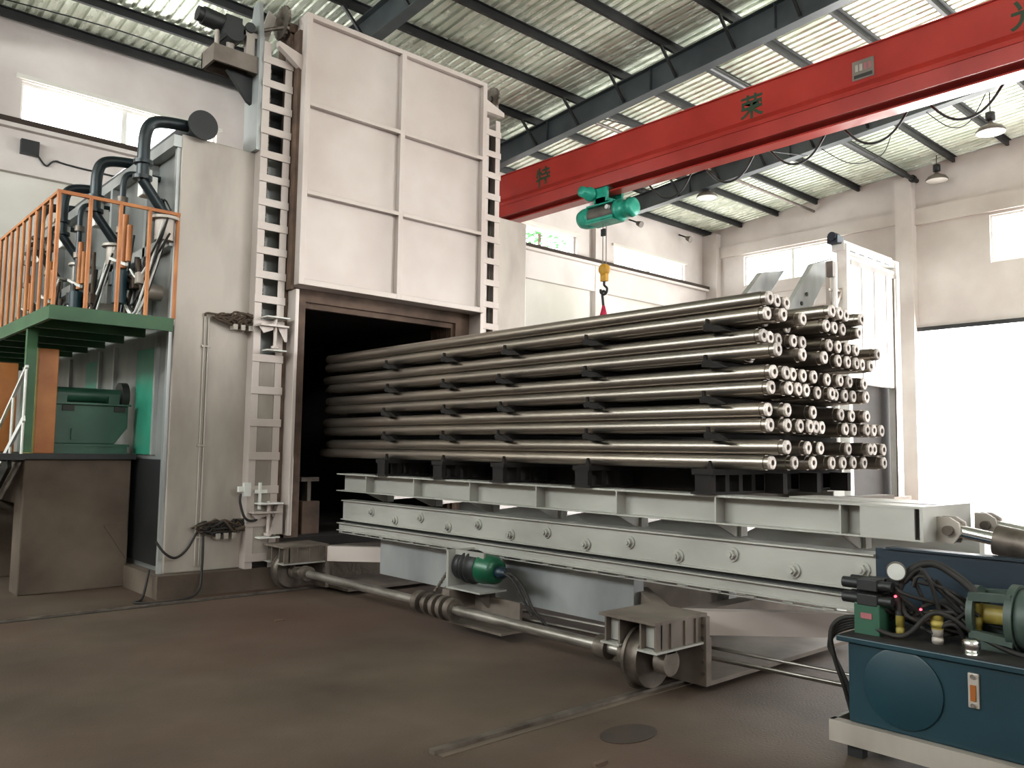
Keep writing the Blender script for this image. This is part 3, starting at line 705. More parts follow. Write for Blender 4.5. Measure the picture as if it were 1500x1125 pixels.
for s_ in (-1, 1):
    p0 = Vector((4.56, 6.06, .26+s_*.07)); p1 = Vector((4.8, 6.06, .55+s_*.06))
    for k in range(12):
        q0 = p0.lerp(p1, k/12); q1 = p0.lerp(p1, (k+.8)/12); chn.bar(q0, q1, .02, .025, (0, 1, 0))
o = chn.build('drive_chain', 'worn_steel', gm); o['kind'] = 'stuff'
MB().box(4.9, 4.93, 5.3, 5.9, .1, .3).box(4.6, 4.97, 5.2, 5.9, .08, .1).build('chain_guard_plate', 'car_dusty', C)
# tubes laid under the car, seen through the gap
for dz, x in ((.14, 5.02), (.11, 5.1), (.18, 5.12)):
    MB().cyl((x, 2.4, dz+.06), (x, 5.6, dz), .011, n=8).build('air_line', 'shaft_steel', C)
# blue bracket carrying the cylinders
MB().box(5.0, 5.06, .2, 2.27, .5, 1.05).box(4.98, 5.09, .2, 2.2, 1.05, 1.062).build('cylinder_bracket', 'plate_blue', C)
MB().box(5.06, 5.9, .3, .42, .5, .9).build('bracket_tie', 'plate_blue', C)

# load table that slides on the car
T = thing('load_table', 'silver sliding load table with ribbed beams under the pipe stack', 'table', (5.9, 5.3, 1.0))
RY = [2.465+.903*k for k in range(7)]
def table_beam(xo, sgn):
    xi = xo+sgn*.11; ye = 1.99 if sgn > 0 else 3.4
    lo, hi = sorted((xo, xi+sgn*.12))
    B = MB().box(lo, hi, ye, 8.5, 1.298, 1.312).box(lo, hi, ye, 8.5, 1.112, 1.122)
    lo, hi = sorted((xi, xi+sgn*.015))
    B.box(lo, hi, ye, 8.5, 1.122, 1.298)
    tb = B.build('table_beam', 'car_paint', T)
    for y in RY:
        if y < ye: continue
        lo, hi = sorted((xo+sgn*.004, xi))
        MB().box(lo, hi, y-.006, y+.006, 1.122, 1.298).build('rib', 'car_paint', tb)
        MB().prism([(xo+sgn*.01, 1.112), (xo+sgn*.30, 1.112), (xo+sgn*.30, 1.014), (xo+sgn*.24, 1.014)], 'Y', y-.008, y+.008).build('gusset', 'car_paint', tb)
        MB().box(min(xo+sgn*.28, xo+sgn*.36), max(xo+sgn*.28, xo+sgn*.36), y-.03, y+.03, 1.012, 1.112).build('slide_post', 'car_paint', tb)
    if sgn < 0: return
    lo, hi = sorted((xo+sgn*.004, xo+sgn*.02))
    MB().box(lo, hi, 2.02, 2.34, 1.122, 1.298).build('end_cover', 'car_paint', tb)
table_beam(4.95, 1); table_beam(6.85, -1)
MB().box(4.95, 5.68, 1.97, 1.99, 1.11, 1.312).build('end_plate', 'car_paint', T)
MB().box(5.3, 5.68, 1.99, 3.0, 1.295, 1.312).build('end_deck', 'car_paint', T)
MB().box(5.66, 5.68, 1.99, 3.0, 1.12, 1.295).build('end_side', 'car_paint', T)
for y in [2.9+.9*k for k in range(7)]:
    MB().box(5.2, 6.6, y-.06, y+.06, 1.2, 1.298).build('cross_member', 'car_dusty', T)
for k in range(7):
    MB().bar((5.3, RY[k], 1.06), (6.5, RY[k]+.5, 1.06), .03, .05).build('diagonal_brace', 'silver_paint', T)
for xc in (5.2, 5.8):
    for dx in (-.06, .04):
        MB().prism([(1.97, 1.1), (1.97, 1.25), (1.9, 1.25), (1.85, 1.22), (1.84, 1.16), (1.88, 1.1)], 'X', xc+dx, xc+dx+.022).build('lug', 'silver_dirty', T)
# cylinders
def cylinder(xc, label):
    t = thing('hydraulic_cylinder', label, 'cylinder', (xc, 1.9, 1.17), 'cylinders that push the load table')
    a = Vector((xc, 1.9, 1.175)); d = Vector((0, -1, -.16)).normalized()
    MB().cyl(a, a+d*.28, .037, n=20).build('piston_rod', 'chrome', t)
    MB().cyl(a+d*.23, a+d*1.4, .085, n=28).build('barrel', 'worn_steel', t)
    MB().cyl((xc-.1, 1.9, 1.175), (xc+.1, 1.9, 1.175), .028, n=14).build('clevis_pin', 'worn_steel', t)
    MB().cyl((xc-.036, 1.9, 1.175), (xc+.036, 1.9, 1.175), .055, n=18).build('rod_eye', 'worn_steel', t)
cylinder(5.2, 'rusty hydraulic cylinder with chrome rod at the near corner of the load table')
cylinder(5.8, 'second hydraulic cylinder behind the chrome-rod one')

# ================================================================== HYDRAULIC POWER UNIT
H = thing('hydraulic_power_unit', 'blue-green hydraulic tank unit with hoses on a white base in the right foreground', 'power unit', (4.7, 1.3, 0))
MB().box(4.42, 4.95, .3, 2.17, .18, .6).build('tank', 'tank_blue', H, .012)
MB().box(4.39, 4.97, .28, 2.22, .6, .63).build('tank_lid', 'tank_blue', H, .005)
MB().box(4.40, 4.96, .3, 2.2, .63, .636).build('lid_black_top', 'rubber', H)  # thin black sheet over the top of the tank lid
MB().box(4.375, 4.39, .25, 2.26, .07, .18).box(4.39, 4.44, .25, 2.26, .165, .18).box(4.39, 4.44, .25, 2.26, .07, .085).build('base_channel', 'silver_dirty', H)
MB().box(4.9, 4.95, .25, 2.26, .07, .18).build('base_channel', 'car_paint', H)
MB().box(4.39, 4.95, 2.24, 2.26, .07, .18).build('base_cross', 'car_paint', H)
for x in (4.42, 4.88):
    for y in (.5, 2.1): MB().box(x, x+.06, y, y+.08, 0, .07).build('foot', 'dark_steel', H)
MB().lathe((4.42, 1.88, .41), (-1, 0, 0), [(0, .0), (0, .2), (.0, .2), (.012, .2), (.012, .2), (.016, .19), (.016, 0)], 40).build('inspection_cover', 'tank_blue', H)
gg = MB().box(4.405, 4.42, 1.515, 1.565, .395, .56).build('level_gauge', 'silver_dirty', H, .004)
MB().box(4.398, 4.405, 1.528, 1.552, .43, .505).build('gauge_window', 'amber', gg)
for z in (.41, .545): MB().cyl((4.405, 1.54, z), (4.394, 1.54, z), .011, n=10).build('gauge_bolt', 'chrome', gg)
vb = MB().box(4.5, 4.72, 2.03, 2.17, .63, .80).build('valve_block', 'machine_green', H, .006)
for k, z in enumerate((.82, .9)):
    for x in (4.53, 4.63):
        MB().box(x-.035, x+.035, 2.04, 2.15, z-.03, z+.03).cyl((x, 2.15, z), (x, 2.24, z), .03, n=14).cyl((x, 2.04, z), (x, 1.97, z), .026, n=14).build('solenoid_valve', 'dark_steel', vb, .004)
MB().box(4.495, 4.5, 2.07, 2.13, .72, .75).build('nameplate', 'pink_ink', vb)
MB().cyl((4.62, 1.97, .63), (4.62, 1.97, .9), .012, n=8).build('gauge_stem', 'worn_steel', vb)
pg = MB().cyl((4.57, 1.966, .98), (4.61, 1.983, .98), .05, n=24).build('pressure_gauge', 'worn_steel', vb)
MB().cyl((4.565, 1.9639, .98), (4.57, 1.966, .98), .044, n=24).build('gauge_dial', 'dial', pg)
for y, z in ((1.97, .85), (1.84, .8)):
    MB().cyl((4.57, y, z), (4.56, y, z), .006, n=10).build('indicator_lamp', 'red_led', vb)
rr = random.Random(8)
for i in range(22):
    y = rr.uniform(1.75, 2.2); z = rr.uniform(.7, .95)
    MB().tube([(4.6+rr.uniform(-.05, .1), y, z), (4.58+rr.uniform(-.05, .1), y-.1+rr.uniform(-.05, .05), z+rr.uniform(-.08, .08)), (4.66+rr.uniform(-.05, .1), y-.22+rr.uniform(-.08, .1), rr.uniform(.64, .85))], .011, 7, 5).build('wire', 'rubber', vb)
def fitting(x, y, z0, z1, r, m, name='hose_fitting'):
    h = z1-z0
    MB().lathe((x, y, z0), (0, 0, 1), [(0, r*.9), (h*.15, r*.9), (h*.15, r), (h*.45, r), (h*.45, r*.85), (h*.55, r*.85), (h*.55, r), (h, r)], 16).build(name, m, H)
fitting(4.58, 1.955, .63, .75, .022, 'yellow')
fitting(4.58, 1.765, .63, .71, .028, 'silver_dirty', 'filter_cup'); fitting(4.58, 1.765, .71, .80, .033, 'yellow', 'filter_cap')
fitting(4.66, 1.6, .72, .86, .024, 'yellow')
MB().lathe((4.47, 1.565, .63), (0, 0, 1), [(0, .035), (.02, .035), (.02, .03), (.04, .042), (.07, .042), (.08, .03)], 18).build('filler_cap', 'chrome', H)
MB().tube([(4.58, 1.955, .74), (4.62, 1.98, .87), (4.66, 1.92, .99), (4.68, 1.82, 1.03), (4.68, 1.72, .99), (4.66, 1.62, .92), (4.66, 1.6, .85)], .021, 12, 6).build('hydraulic_hose', 'rubber', H)
MB().tube([(4.6, 2.02, .8), (4.7, 1.95, .95), (4.72, 1.85, .94), (4.7, 1.75, .86), (4.66, 1.68, .82)], .014, 10, 6).build('hydraulic_hose', 'rubber', H)
MB().tube([(4.52, 2.1, .68), (4.5, 1.95, .655), (4.52, 1.88, .68), (4.54, 1.78, .79), (4.58, 1.7, .78), (4.62, 1.58, .7), (4.6, 1.35, .64), (4.58, .9, .64)], .013, 10, 6).build('hydraulic_hose', 'rubber', H)
for k in range(5):
    a = .02*k
    MB().tube([(4.54, 2.12, .72-a*.4), (4.5+a*.3, 2.24+a*.5, .70-a), (4.49+a*.4, 2.30+a*.3, .62-a), (4.5+a*.5, 2.285+a*.3, .48), (4.54+a, 2.25+a*.3, .32), (4.62+a, 2.23, .12), (4.9, 2.3, .03)], .013, 9, 5).build('hydraulic_hose', 'rubber', H)
# bell housing, pump and motor
bh = MB()
for a in range(4):
    th = math.radians(45+90*a)
    bh.bar((4.72+.13*math.cos(th), 1.62, .80+.13*math.sin(th)), (4.72+.15*math.cos(th), 1.42, .80+.15*math.sin(th)), .05, .04)
bh.lathe((4.72, 1.63, .80), (0, -1, 0), [(0, .05), (0, .14), (0, .14), (.03, .14), (.03, .14), (.03, .05)], 28)
bh.lathe((4.72, 1.45, .80), (0, -1, 0), [(0, .05), (0, .165), (0, .165), (.035, .165), (.035, .165), (.035, .05)], 32)
bh.box(4.62, 4.82, 1.43, 1.63, .63, .70)
bh.build('bell_housing', 'bell_green', H)
MB().cyl((4.72, 1.62, .8), (4.72, 1.43, .8), .05, n=16).build('shaft_coupling', 'yellow', H)
MB().lathe((4.72, 1.41, .80), (0, -1, 0), [(0, .05), (0, .15), (.02, .15), (.6, .15), (.6, .16), (.75, .15), (.75, 0)], 32).box(4.6, 4.84, .7, 1.3, .63, .67).build('electric_motor', 'bell_green', H)
MB().lathe((4.72, 1.63, .80), (0, 1, 0), [(0, .03), (0, .07), (.1, .07), (.1, .05), (.16, .05), (.16, 0)], 20).build('pump', 'dark_steel', H)

# ================================================================== PIPE STACK
ROWS = [
 (2.6725, [3.007, 3.032, 3.033, 3.248, 3.309, 3.274, 2.959, 2.966, 2.982, 3.321, 2.982, 3.325, 3.213]),
 (2.5575, [3.029, 2.981, 3.203, 2.981, 3.367, 3.252, 3.004, 3.011, 3.012, 3.247, 3.007, 3.399, 3.294]),
 (2.4200, [3.062, 3.088, 3.101, 3.058, 3.055, 3.367, 2.985, 2.982, 2.971, 2.969, 3.295, 3.328, 2.976]),
 (2.3050, [2.949, 3.23, 3.327, 2.985, 3.374, 2.957, 3.305, 2.984, 2.973, 2.971, 2.984, 2.979, 3.348]),
 (2.1675, [2.982, 2.965, 2.988, 2.987, 2.974, 3.334, 3.006, 2.97, 2.965, 3.213, 2.971, 3.352, 3.318]),
 (2.0525, [3.004, 2.946, 2.948, 2.963, 3.26, 3.014, 2.975, 3.01, 2.999, 2.998, 2.957, 3.206, 3.373]),
 (1.9150, [3.026, 2.959, 3.295, 3.344, 2.984, 3.376, 3.343, 2.969, 3.384, 3.012, 2.954, 3.279, 3.36]),
 (1.8000, [3.018, 2.96, 2.942, 2.936, 2.965, 2.986, 3.289, 3.387, 2.999, 2.998, 2.957, 2.963, 2.961]),
 (1.6625, [2.89, 3.18, 3.219, 2.954, 3.227, 2.999, 3.243, 3.393, 2.98, 3.287, 2.938, 2.965, 2.948]),
 (1.5475, [3.005, 3.325, 2.986, 3.26, 2.99, 3.301, 2.979, 2.96, 3.277, 3.008, 2.983, 3.27, 2.945]),
]
PR = .0527; PLN = 6.0
PP = .2575                                             # pitch of the double layers
pm = MB().lathe((0, 0, 0), (0, 1, 0), [(.018, .0475), (.05, .0475), (.05, .0475), (.05, PR), (.05, PR), (PLN, PR), (PLN, PR), (PLN, .02)], 28).mesh('steel_pipe'); pm.materials.append(M['pipe_steel'])
em = MB(); n = 24
prof = [(.018, .0475), (.004, .0475), (.0, .042), (.0, .042), (.0, .02), (.0, .02)]
em.lathe((0, 0, 0), (0, 1, 0), prof+[(.018, .02), (.018, .0475)], n)
em.f = em.f; em = em.mesh('end_ring'); em.materials.append(M['pipe_end'])
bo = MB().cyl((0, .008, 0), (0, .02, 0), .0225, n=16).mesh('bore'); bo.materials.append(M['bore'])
ordn = ['first', 'second', 'third', 'fourth', 'fifth', 'sixth', 'seventh', 'eighth', 'ninth', 'tenth', 'eleventh', 'twelfth', 'thirteenth']
rown = ['top', 'second', 'third', 'fourth', 'fifth', 'sixth', 'seventh', 'eighth', 'ninth', 'bottom']
rr = random.Random(21)
for k, (z, ys) in enumerate(ROWS):
    z = 1.49+(4-k//2)*PP+(PR if k % 2 else 3*PR+.0005)
    for i, y in enumerate(ys):
        o = bpy.data.objects.new('steel_pipe', pm); COL.objects.link(o)
        o.location = (5.1+.132*i+rr.uniform(-.004, .004), y, z)
        o.rotation_euler = (0, rr.uniform(0, 6.28), 0)
        w = f'row from the top' if 0 < k < 9 else 'row'
        tag(o, f'steel pipe, {ordn[i]} from the left in the {rown[k]} {w} of the stack', 'pipe', 'stacked steel pipes')
        for nm, me_ in (('end_ring', em), ('bore', bo)):
            c = bpy.data.objects.new(nm, me_); COL.objects.link(c); c.parent = o
# spacers between the double layers, cradles under the stack
SPY = [7.55, 6.55, 5.65, 4.62, 3.45]
GAP = PP-4*PR-.001
levels = [1.49+PP*p-GAP-.0005 for p in range(1, 5)]
lname = ['lowest gap', 'second-lowest gap', 'second-highest gap', 'highest gap']
sname = ['nearest the furnace', 'second from the furnace', 'middle one', 'second from pipe ends', 'nearest the pipe ends']
for li, z in enumerate(levels):
    for si, y in enumerate(SPY):
        y = y+rr.uniform(-.05, .05)
        t = thing('load_spacer', f'iron spacer in the {lname[li]} of the pipes, {sname[si]}', 'spacer', (4.98, y, z), 'iron spacers between the pipe layers')
        MB().box(4.96, 6.78, y-.035, y+.035, z+.001, z+GAP).build('spacer_bar', 'spacer_iron', t)
        MB().prism([(y-.035, z+.002), (y+.035, z+.002), (y+.022, z+.05), (y+.024, z+.088), (y+.006, z+.088), (y+.0, z+.05), (y-.02, z+.05)], 'X', 4.965, 4.99).build('end_tooth', 'spacer_iron', t)
        MB().prism([(y-.15, z-.012), (y-.06, z-.012), (y+.04, z+.02), (y+.03, z+.045), (y-.05, z+.035)], 'X', 4.955, 5.03).build('end_lip', 'spacer_iron', t)
for si, y in enumerate(SPY):
    t = thing('load_cradle', f'dark iron cradle beam under the pipe stack, {sname[si]}', 'cradle', (5.9, y, 1.312), 'iron cradles under the pipe stack')
    MB().box(4.92, 6.8, y-.09, y+.09, 1.45, 1.489).build('top_bar', 'spacer_iron', t)
    MB().box(4.92, 6.8, y-.1, y+.1, 1.312, 1.33).build('foot_bar', 'spacer_iron', t)
    for i in range(11):
        x = 4.93+.17*i
        MB().box(x, x+.05, y-.07, y+.07, 1.326, 1.466).build('cradle_post', 'spacer_iron', t)
    MB().prism([(y-.05, 1.489), (y+.0, 1.489), (y-.02, 1.55)], 'X', 4.97, 5.0).build('end_tooth', 'spacer_iron', t)
for i, (x, l) in enumerate(((5.6, 'left long iron bearer lying under the pipes'), (6.1, 'middle long iron bearer lying under the pipes'), (6.6, 'right long iron bearer lying under the pipes'))):
    t = thing('long_bearer', l, 'bearer', (x, 5.5, 1.312), 'long bearers under the pipe stack')
    for a, b_ in zip([8.4]+SPY, SPY+[3.1]):
        MB().box(x-.03, x+.03, min(b_+.1, a-.1), a-.1, 1.312, 1.46).build('bearer_segment', 'spacer_iron', t)
# roller stand inside the furnace mouth
rs = thing('hearth_support', 'small I-section support post just inside the furnace mouth', 'support', (5.0, 9.35, .55))
MB().box(4.92, 5.16, 9.25, 9.45, .55, .95).build('support_block', 'rust_frame', rs, .01)
MB().box(5.0, 5.05, 9.28, 9.42, .95, 1.19).box(4.9, 5.14, 9.25, 9.45, 1.19, 1.24).build('support_tee', 'worn_steel', rs)

# ================================================================== CRANE
CX = 13.9
CR = thing('overhead_crane', 'red single-girder overhead crane spanning the hall with green characters', 'crane', (CX, 4, 7.4))
b = MB()
y0, y1 = -11.3, 16.3
b.prism([(CX-.26, 8.0), (CX+.26, 8.0), (CX+.26, 8.6), (CX-.26, 8.6)], 'Y', y0, y1)
b.build('box_girder', 'red_paint', CR)
MB().prism([(CX-.26, 8.0), (CX-.38, 7.86), (CX-.38, 7.78), (CX+.38, 7.78), (CX+.38, 7.86), (CX+.26, 8.0)], 'Y', y0, y1).build('lower_trough', 'red_paint', CR)
MB().prism([(CX-.36, 7.78), (CX-.34, 7.52), (CX+.34, 7.52), (CX+.36, 7.78)], 'Y', y0, y1).box(CX-.16, CX+.16, y0, y1, 7.43, 7.46).box(CX-.02, CX+.02, y0, y1, 7.46, 7.52).build('runway_beam', 'red_paint', CR)
MB().box(CX-.3, CX+.3, y0, y1, 8.6, 8.62).build('top_plate', 'red_paint', CR)
ec = MB().box(CX-1.4, CX+1.4, 16.95, 17.2, 7.66, 8.1).build('end_carriage', 'red_paint', CR)
MB().box(CX-.3, CX+.3, 16.3, 16.95, 7.7, 8.1).build('carriage_link', 'red_paint', ec)
for dx in (-1.1, 1.1):
    MB().cyl((CX+dx, 17.2, 7.73), (CX+dx, 17.28, 7.73), .15, n=20).build('wheel', 'worn_steel', ec)
MB().box(CX-1.4, CX+1.4, -11.7, -11.3, 7.66, 8.1).build('end_carriage', 'red_paint', CR)
def sign(ch, y, z, size):
    cu = bpy.data.curves.new('character', 'FONT'); cu.body = ch; cu.size = size; cu.align_x = 'CENTER'; cu.align_y = 'CENTER'; cu.extrude = .002; cu.offset = size*.018
    tmp = bpy.data.objects.new('tmp', cu); COL.objects.link(tmp)
    bpy.context.view_layer.update()
    me_ = bpy.data.meshes.new_from_object(tmp.evaluated_get(bpy.context.evaluated_depsgraph_get()))
    bpy.data.objects.remove(tmp); me_.name = 'character'; me_.materials.clear(); me_.materials.append(M['green_letter'])
    o = bpy.data.objects.new('character', me_); COL.objects.link(o)
    o.parent = CR; o.matrix_parent_inverse = Matrix.Translation(-CR.location)
    o.matrix_basis = Matrix(((0, 0, -1, CX-.262), (-1, 0, 0, y), (0, 1, 0, z), (0, 0, 0, 1)))
sign('特', 14.12, 8.2, .5); sign('荣', 8.4, 8.2, .5); sign('光', 3.72, 8.22, .5)
pl = MB().box(CX-.272, CX-.262, 6.04, 6.42, 8.06, 8.4).build('maker_plate', 'sign_plate', CR)
MB().box(CX-.276, CX-.272, 6.07, 6.39, 8.09, 8.15).build('plate_band', 'black_ink', pl)
for k in range(4):
    MB().box(CX-.275, CX-.272, 6.09+k*.075, 6.14+k*.075, 8.21, 8.33).build('plate_mark', 'pink_ink' if k < 2 else 'silver_dirty', pl)
HO = thing('electric_hoist', 'green electric wire-rope hoist hanging under the red crane girder', 'hoist', (CX, 12.4, 7.0))
MB().cyl((CX, 11.95, 7.0), (CX, 12.75, 7.0), .19, n=24).build('rope_drum', 'lamp_shade', HO)
MB().lathe((CX, 12.75, 7.0), (0, 1, 0), [(0, .05), (0, .25), (.02, .25), (.2, .24), (.32, .2), (.36, .12), (.36, 0)], 24).build('gear_end', 'hoist_green', HO)
MB().lathe((CX, 11.95, 7.0), (0, -1, 0), [(0, .05), (0, .24), (.04, .25), (.1, .25), (.1, .2), (.36, .2), (.36, .23), (.46, .2), (.48, .1), (.48, 0)], 24).build('hoist_motor', 'hoist_green', HO)
MB().box(CX-.2, CX+.2, 11.95, 12.75, 7.17, 7.21).box(CX-.22, CX-.18, 11.95, 12.75, 6.82, 6.88).box(CX-.22, CX+.2, 11.95, 12.75, 6.78, 6.81).build('drum_frame', 'hoist_green', HO)
MB().box(CX-.28, CX-.22, 12.05, 12.45, 7.2, 7.62).box(CX+.22, CX+.28, 12.05, 12.45, 7.2, 7.62).box(CX-.28, CX+.28, 12.1, 12.4, 7.2, 7.3).build('trolley_frame', 'hoist_green', HO)
MB().lathe((CX-.28, 12.5, 7.42), (-1, 0, 0), [(0, .05), (0, .16), (.1, .16), (.1, .13), (.35, .12), (.37, .06), (.37, 0)], 20).build('trolley_motor', 'hoist_green', HO)
for y in (12.1, 12.4):
    for s_ in (-1, 1): MB().cyl((CX+s_*.06, y, 7.54), (CX+s_*.22, y, 7.54), .08, n=16).build('trolley_wheel', 'worn_steel', HO)
MB().cyl((CX-.22, 12.05, 7.05), (CX-.3, 12.05, 7.05), .05, n=12).build('end_knob', 'white_paint', HO)
for dy in (-.05, .05): MB().cyl((CX, 12.36+dy, 5.85), (CX, 12.36+dy, 6.85), .011, n=6).build('wire_rope', 'lamp_shade', HO)
MB().box(CX-.03, CX+.03, 12.33, 12.45, 6.5, 6.66).build('limit_block', 'dark_steel', HO)
hb = MB().lathe((CX-.07, 12.36, 5.72), (1, 0, 0), [(0, .04), (0, .12), (.02, .13), (.12, .13), (.14, .12), (.14, .04)], 20).box(CX-.05, CX+.05, 12.28, 12.44, 5.45, 5.7).build('hook_block', 'hook_yellow', HO)
MB().tube([(CX, 12.36, 5.45), (CX, 12.36, 5.36), (CX, 12.28, 5.28), (CX, 12.3, 5.18), (CX, 12.38, 5.15), (CX, 12.46, 5.2), (CX, 12.47, 5.28)], .028, 10, 6).build('hook', 'dark_steel', hb)
SLG = thing('lifting_sling', 'red lifting sling hanging from the crane hook', 'sling', (CX, 12.37, 4.0))
MB().tube([(CX, 12.34, 5.2), (CX, 12.38, 5.23), (CX, 12.42, 5.2), (CX, 12.4, 5.0), (CX, 12.38, 4.85)], .03, 8, 4).build('sling_eye', 'dark_steel', SLG)
MB().lathe((CX, 12.38, 4.9), (0, 0, -1), [(0, .03), (.2, .08), (.35, .11), (1.0, .12), (1.6, .11), (1.75, .05), (1.78, 0)], 16).build('sling_body', 'sling_red', SLG)

# ================================================================== SECOND FURNACE (right)
F2 = thing('second_furnace', 'white second furnace station with raised door in front of the right wall', 'furnace', (19.6, 9, 0))
MB().box(17.6, 21.6, 9.2, 15.6, 0, 4.2).build('furnace_body', 'silver_side', F2)
MB().box(18.35, 20.9, 9.05, 9.2, .3, 3.3).build('chamber_mouth', 'refractory_shade', F2)
d2 = MB().box(18.32, 20.75, 8.8, 8.95, 3.27, 6.2).build('door', 'white_paint', F2, .01)
for x in (18.95, 19.6, 20.25): MB().box(x-.012, x+.012, 8.785, 8.8, 3.3, 6.0).build('door_seam', 'silver_dirty', d2)
MB().box(18.4, 20.7, 8.785, 8.8, 6.0, 6.12).build('door_head_bar', 'lamp_shade', d2)
for x in (18.2, 20.83): MB().box(x-.07, x+.07, 8.75, 9.0, .3, 6.45).build('guide_post', 'white_paint', F2)
MB().box(20.62, 20.76, 8.76, 8.8, .6, 6.0).build('guide_channel', 'lamp_shade', F2)
tb = MB().box(18.1, 21.0, 8.8, 9.1, 6.3, 6.48).build('top_beam', 'white_paint', F2)
for k in range(5): MB().box(18.4+k*.45, 18.65+k*.45, 8.79, 8.8, 6.3, 6.33).build('beam_slot', 'dark_steel', tb)
MB().cyl((18.1, 8.95, 6.56), (20.9, 8.95, 6.56), .04, n=10).build('chain_shaft', 'white_paint', tb)
MB().box(17.9, 18.2, 8.85, 9.1, 6.45, 6.62).cyl((17.85, 8.97, 6.6), (18.1, 8.97, 6.6), .1, n=12).build('drive_motor', 'plate_blue', tb)
MB().cyl((17.72, 8.85, .3), (17.72, 8.85, 5.95), .06, n=12).build('vent_pipe', 'white_paint', F2)
MB().box(17.55, 17.66, 8.8, 8.95, 5.6, 5.95).build('junction_box', 'lamp_shade', F2)
MB().bar((17.4, 8.9, 4.4), (18.15, 8.9, 5.4), .08, .08).bar((17.5, 8.9, 5.3), (18.1, 8.9, 5.35), .05, .05).build('side_strut', 'silver_dirty', F2)
MB().box(17.8, 18.15, 9.0, 9.1, 4.2, 6.0).build('side_plate', 'silver_dirty', F2)
for y, poly in ((9.6, [(16.6, 4.45), (17.6, 4.45), (19.3, 6.45), (18.2, 6.12)]), (10.0, [(15.3, 4.55), (16.2, 4.55), (17.6, 5.92), (16.6, 5.72)])):
    o = MB().prism(poly, 'Y', y, y+.14).build('inclined_duct', 'silver_side', F2, .01)
    for q in (.35, .5):
        px = poly[0][0]+.45+(poly[3][0]-poly[0][0])*q; pz = poly[0][1]+(poly[3][1]-poly[0][1])*q+.05
        MB().cyl((px, y-.02, pz), (px, y, pz), .05, n=10).build('duct_port', 'dark_steel', o)
    MB().box(poly[0][0]+.1, poly[0][0]+.3, y, y+.14, 0, 4.5).build('duct_leg', 'silver_side', o)
MB().box(18.0, 21.2, 8.7, 9.2, 0, .62).build('sill_block', 'concrete', F2)
wb1 = tag(MB().box(7.85, 8.15, 4.0, 4.5, 0, 1.5).build('white_cabinet', 'white_paint', None, .01), 'small white cabinet seen under the far pipe ends', 'cabinet')

# ================================================================== LAMPS, WIRES, SMALL
def lamp(x, y, z, label, drop):
    t = thing('high_bay_lamp', label, 'lamp', (x, y, z), 'hanging high-bay lamps')
    MB().lathe((x, y, z), (0, 0, 1), [(0, .3), (0, .3), (.04, .3), (.12, .24), (.18, .12), (.22, .06), (.26, .04)], 24).build('lamp_shade', 'lamp_shade', t)
    MB().lathe((x, y, z-.04), (0, 0, 1), [(0, .05), (.02, .2), (.04, .29)], 24).build('lamp_lens', 'white_paint', t)
    MB().lathe((x, y, z+.26), (0, 0, 1), [(0, .04), (.02, .1), (.2, .1), (.22, .05)], 16).build('ballast', 'dark_steel', t)
    MB().cyl((x, y, z+.48), (x, y, z+.48+drop), .012, n=6).build('hanger', 'dark_steel', t)
lamp(20.0, 6.28, 8.86, 'grey high-bay lamp hanging below the roof at far right', zr(6.28)-8.86-.49)
lamp(19.9, 13.75, 9.0, 'grey high-bay lamp hanging behind the red girder', zr(13.75)-9.0-.49)
lamp(24.7, 9.2, 9.55, 'brownish high-bay lamp hanging against the right wall', zr(9.2)-9.55-.49)
def wire(label, pts, r=.012):
    tag(MB().tube(pts, r, 6, 8).build('roof_wire', 'dark_steel'), label, 'wire', 'wires hung under the roof')
wire('thin wire sagging under the roof at the far left', [(2.4, 16.6, 9.45), (4.5, 16.0, 9.3), (6.3, 15.3, 8.9), (7.9, 14.8, 8.75)])
wire('thin wire crossing under the roof behind the red girder', [(14.0, 12.5, 9.3), (16.5, 11.5, 9.15), (19.7, 10.5, 9.35)])
wire('sagging wire loop under the roof near the right lamp', [(19.75, 7.6, 9.7), (19.9, 7.1, 9.2), (20.0, 6.7, 9.25), (20.0, 6.3, 9.9)])
wire('sagging wire loop under the roof below the girder end', [(19.75, 10.2, 9.5), (20.2, 9.6, 9.05), (20.6, 9.0, 9.2), (20.8, 8.8, 9.8)])
for k in range(5):
    ya = 11.6-k*1.5
    MB().tube([(CX+.38, ya, 7.8), (CX+.45, ya-.4, 7.3), (CX+.45, ya-.75, 7.15), (CX+.45, ya-1.1, 7.3), (CX+.38, ya-1.5, 7.8)], .022, 8, 5).build('festoon_cable', 'dark_steel', CR)
wbx = thing('wall_socket_box', 'small dark electrical box with cable on the back wall at left', 'electrical box', (3.35, 17.3, 7.1))
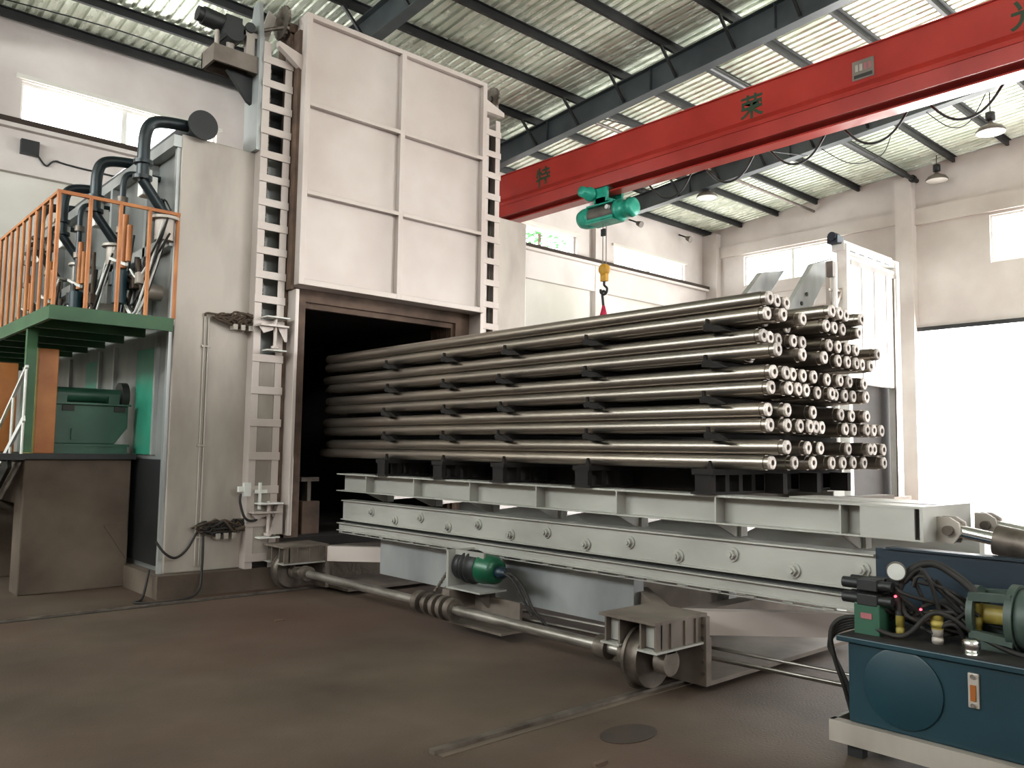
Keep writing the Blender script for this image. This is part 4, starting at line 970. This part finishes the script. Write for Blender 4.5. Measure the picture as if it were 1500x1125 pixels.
MB().box(3.2, 3.5, YB-.28, YB-.16, 6.98, 7.25).build('box_case', 'dark_steel', wbx)
MB().tube([(3.5, YB-.2, 7.0), (3.65, YB-.19, 6.85), (3.8, YB-.19, 6.98), (4.2, YB-.19, 6.95), (6.6, YB-.19, 6.9)], .018, 6, 5).build('box_cable', 'dark_steel', wbx)
for x, y, l in ((20.9, 17.2, 'left flood lamp bracket under the far eave'), (23.6, 17.2, 'right flood lamp bracket under the far eave')):
    t = thing('flood_lamp', l, 'lamp', (x, y, 9.2), 'flood lamps under the eave')
    MB().cyl((x, y-.05, 9.12), (x, y-.22, 9.04), .07, .11, n=14).build('flood_head', 'lamp_shade', t)
    MB().bar((x, YB-.02, 9.3), (x, y-.1, 9.12), .05, .05).build('flood_bracket', 'dark_steel', t)
st = MB().prism([(3.77+.2*math.cos(a), 3.15+.13*math.sin(a)) for a in [2*math.pi*i/28 for i in range(28)]], 'Z', 0, .004).build('floor_cover', 'stain')
tag(st, 'small round cover plate set in the floor beside the near rail', 'cover')
for i, (x, y, l) in enumerate(((2.98, 2.98, 'short rusty steel offcut on the floor below the rail end'), (3.25, 2.93, 'thin rusty steel offcut on the floor below the rail end'), (3.6, 7.2, 'dark pebble lying on the floor left of the drive shaft'))):
    o = MB().box(x, x+.09, y, y+.03, 0, .015).build('floor_scrap', 'rust_frame'); tag(o, l, 'scrap', 'scraps on the floor')
tr = thing('tree', 'green leafy branches seen through the far window', 'tree', (18.6, 19.4, 0))
MB().cyl((18.6, 19.4, -.05), (18.6, 19.4, 9.2), .15, .05, n=10).build('trunk', 'bark', tr)
lv = MB(); rr = random.Random(4)
for i in range(260):
    c = Vector((18.6+rr.gauss(0, .4), 19.3+rr.gauss(0, .3), 8.95+rr.gauss(0, .3))); a = Vector((rr.uniform(-1, 1), rr.uniform(-1, 1), rr.uniform(-1, 1))).normalized(); u, v = frame_of(a)
    lv.add([c-u*.1, c+v*.05, c+u*.1, c-v*.05], [(0, 1, 2, 3)])
o = lv.build('foliage', 'leaf', tr); o['kind'] = 'stuff'
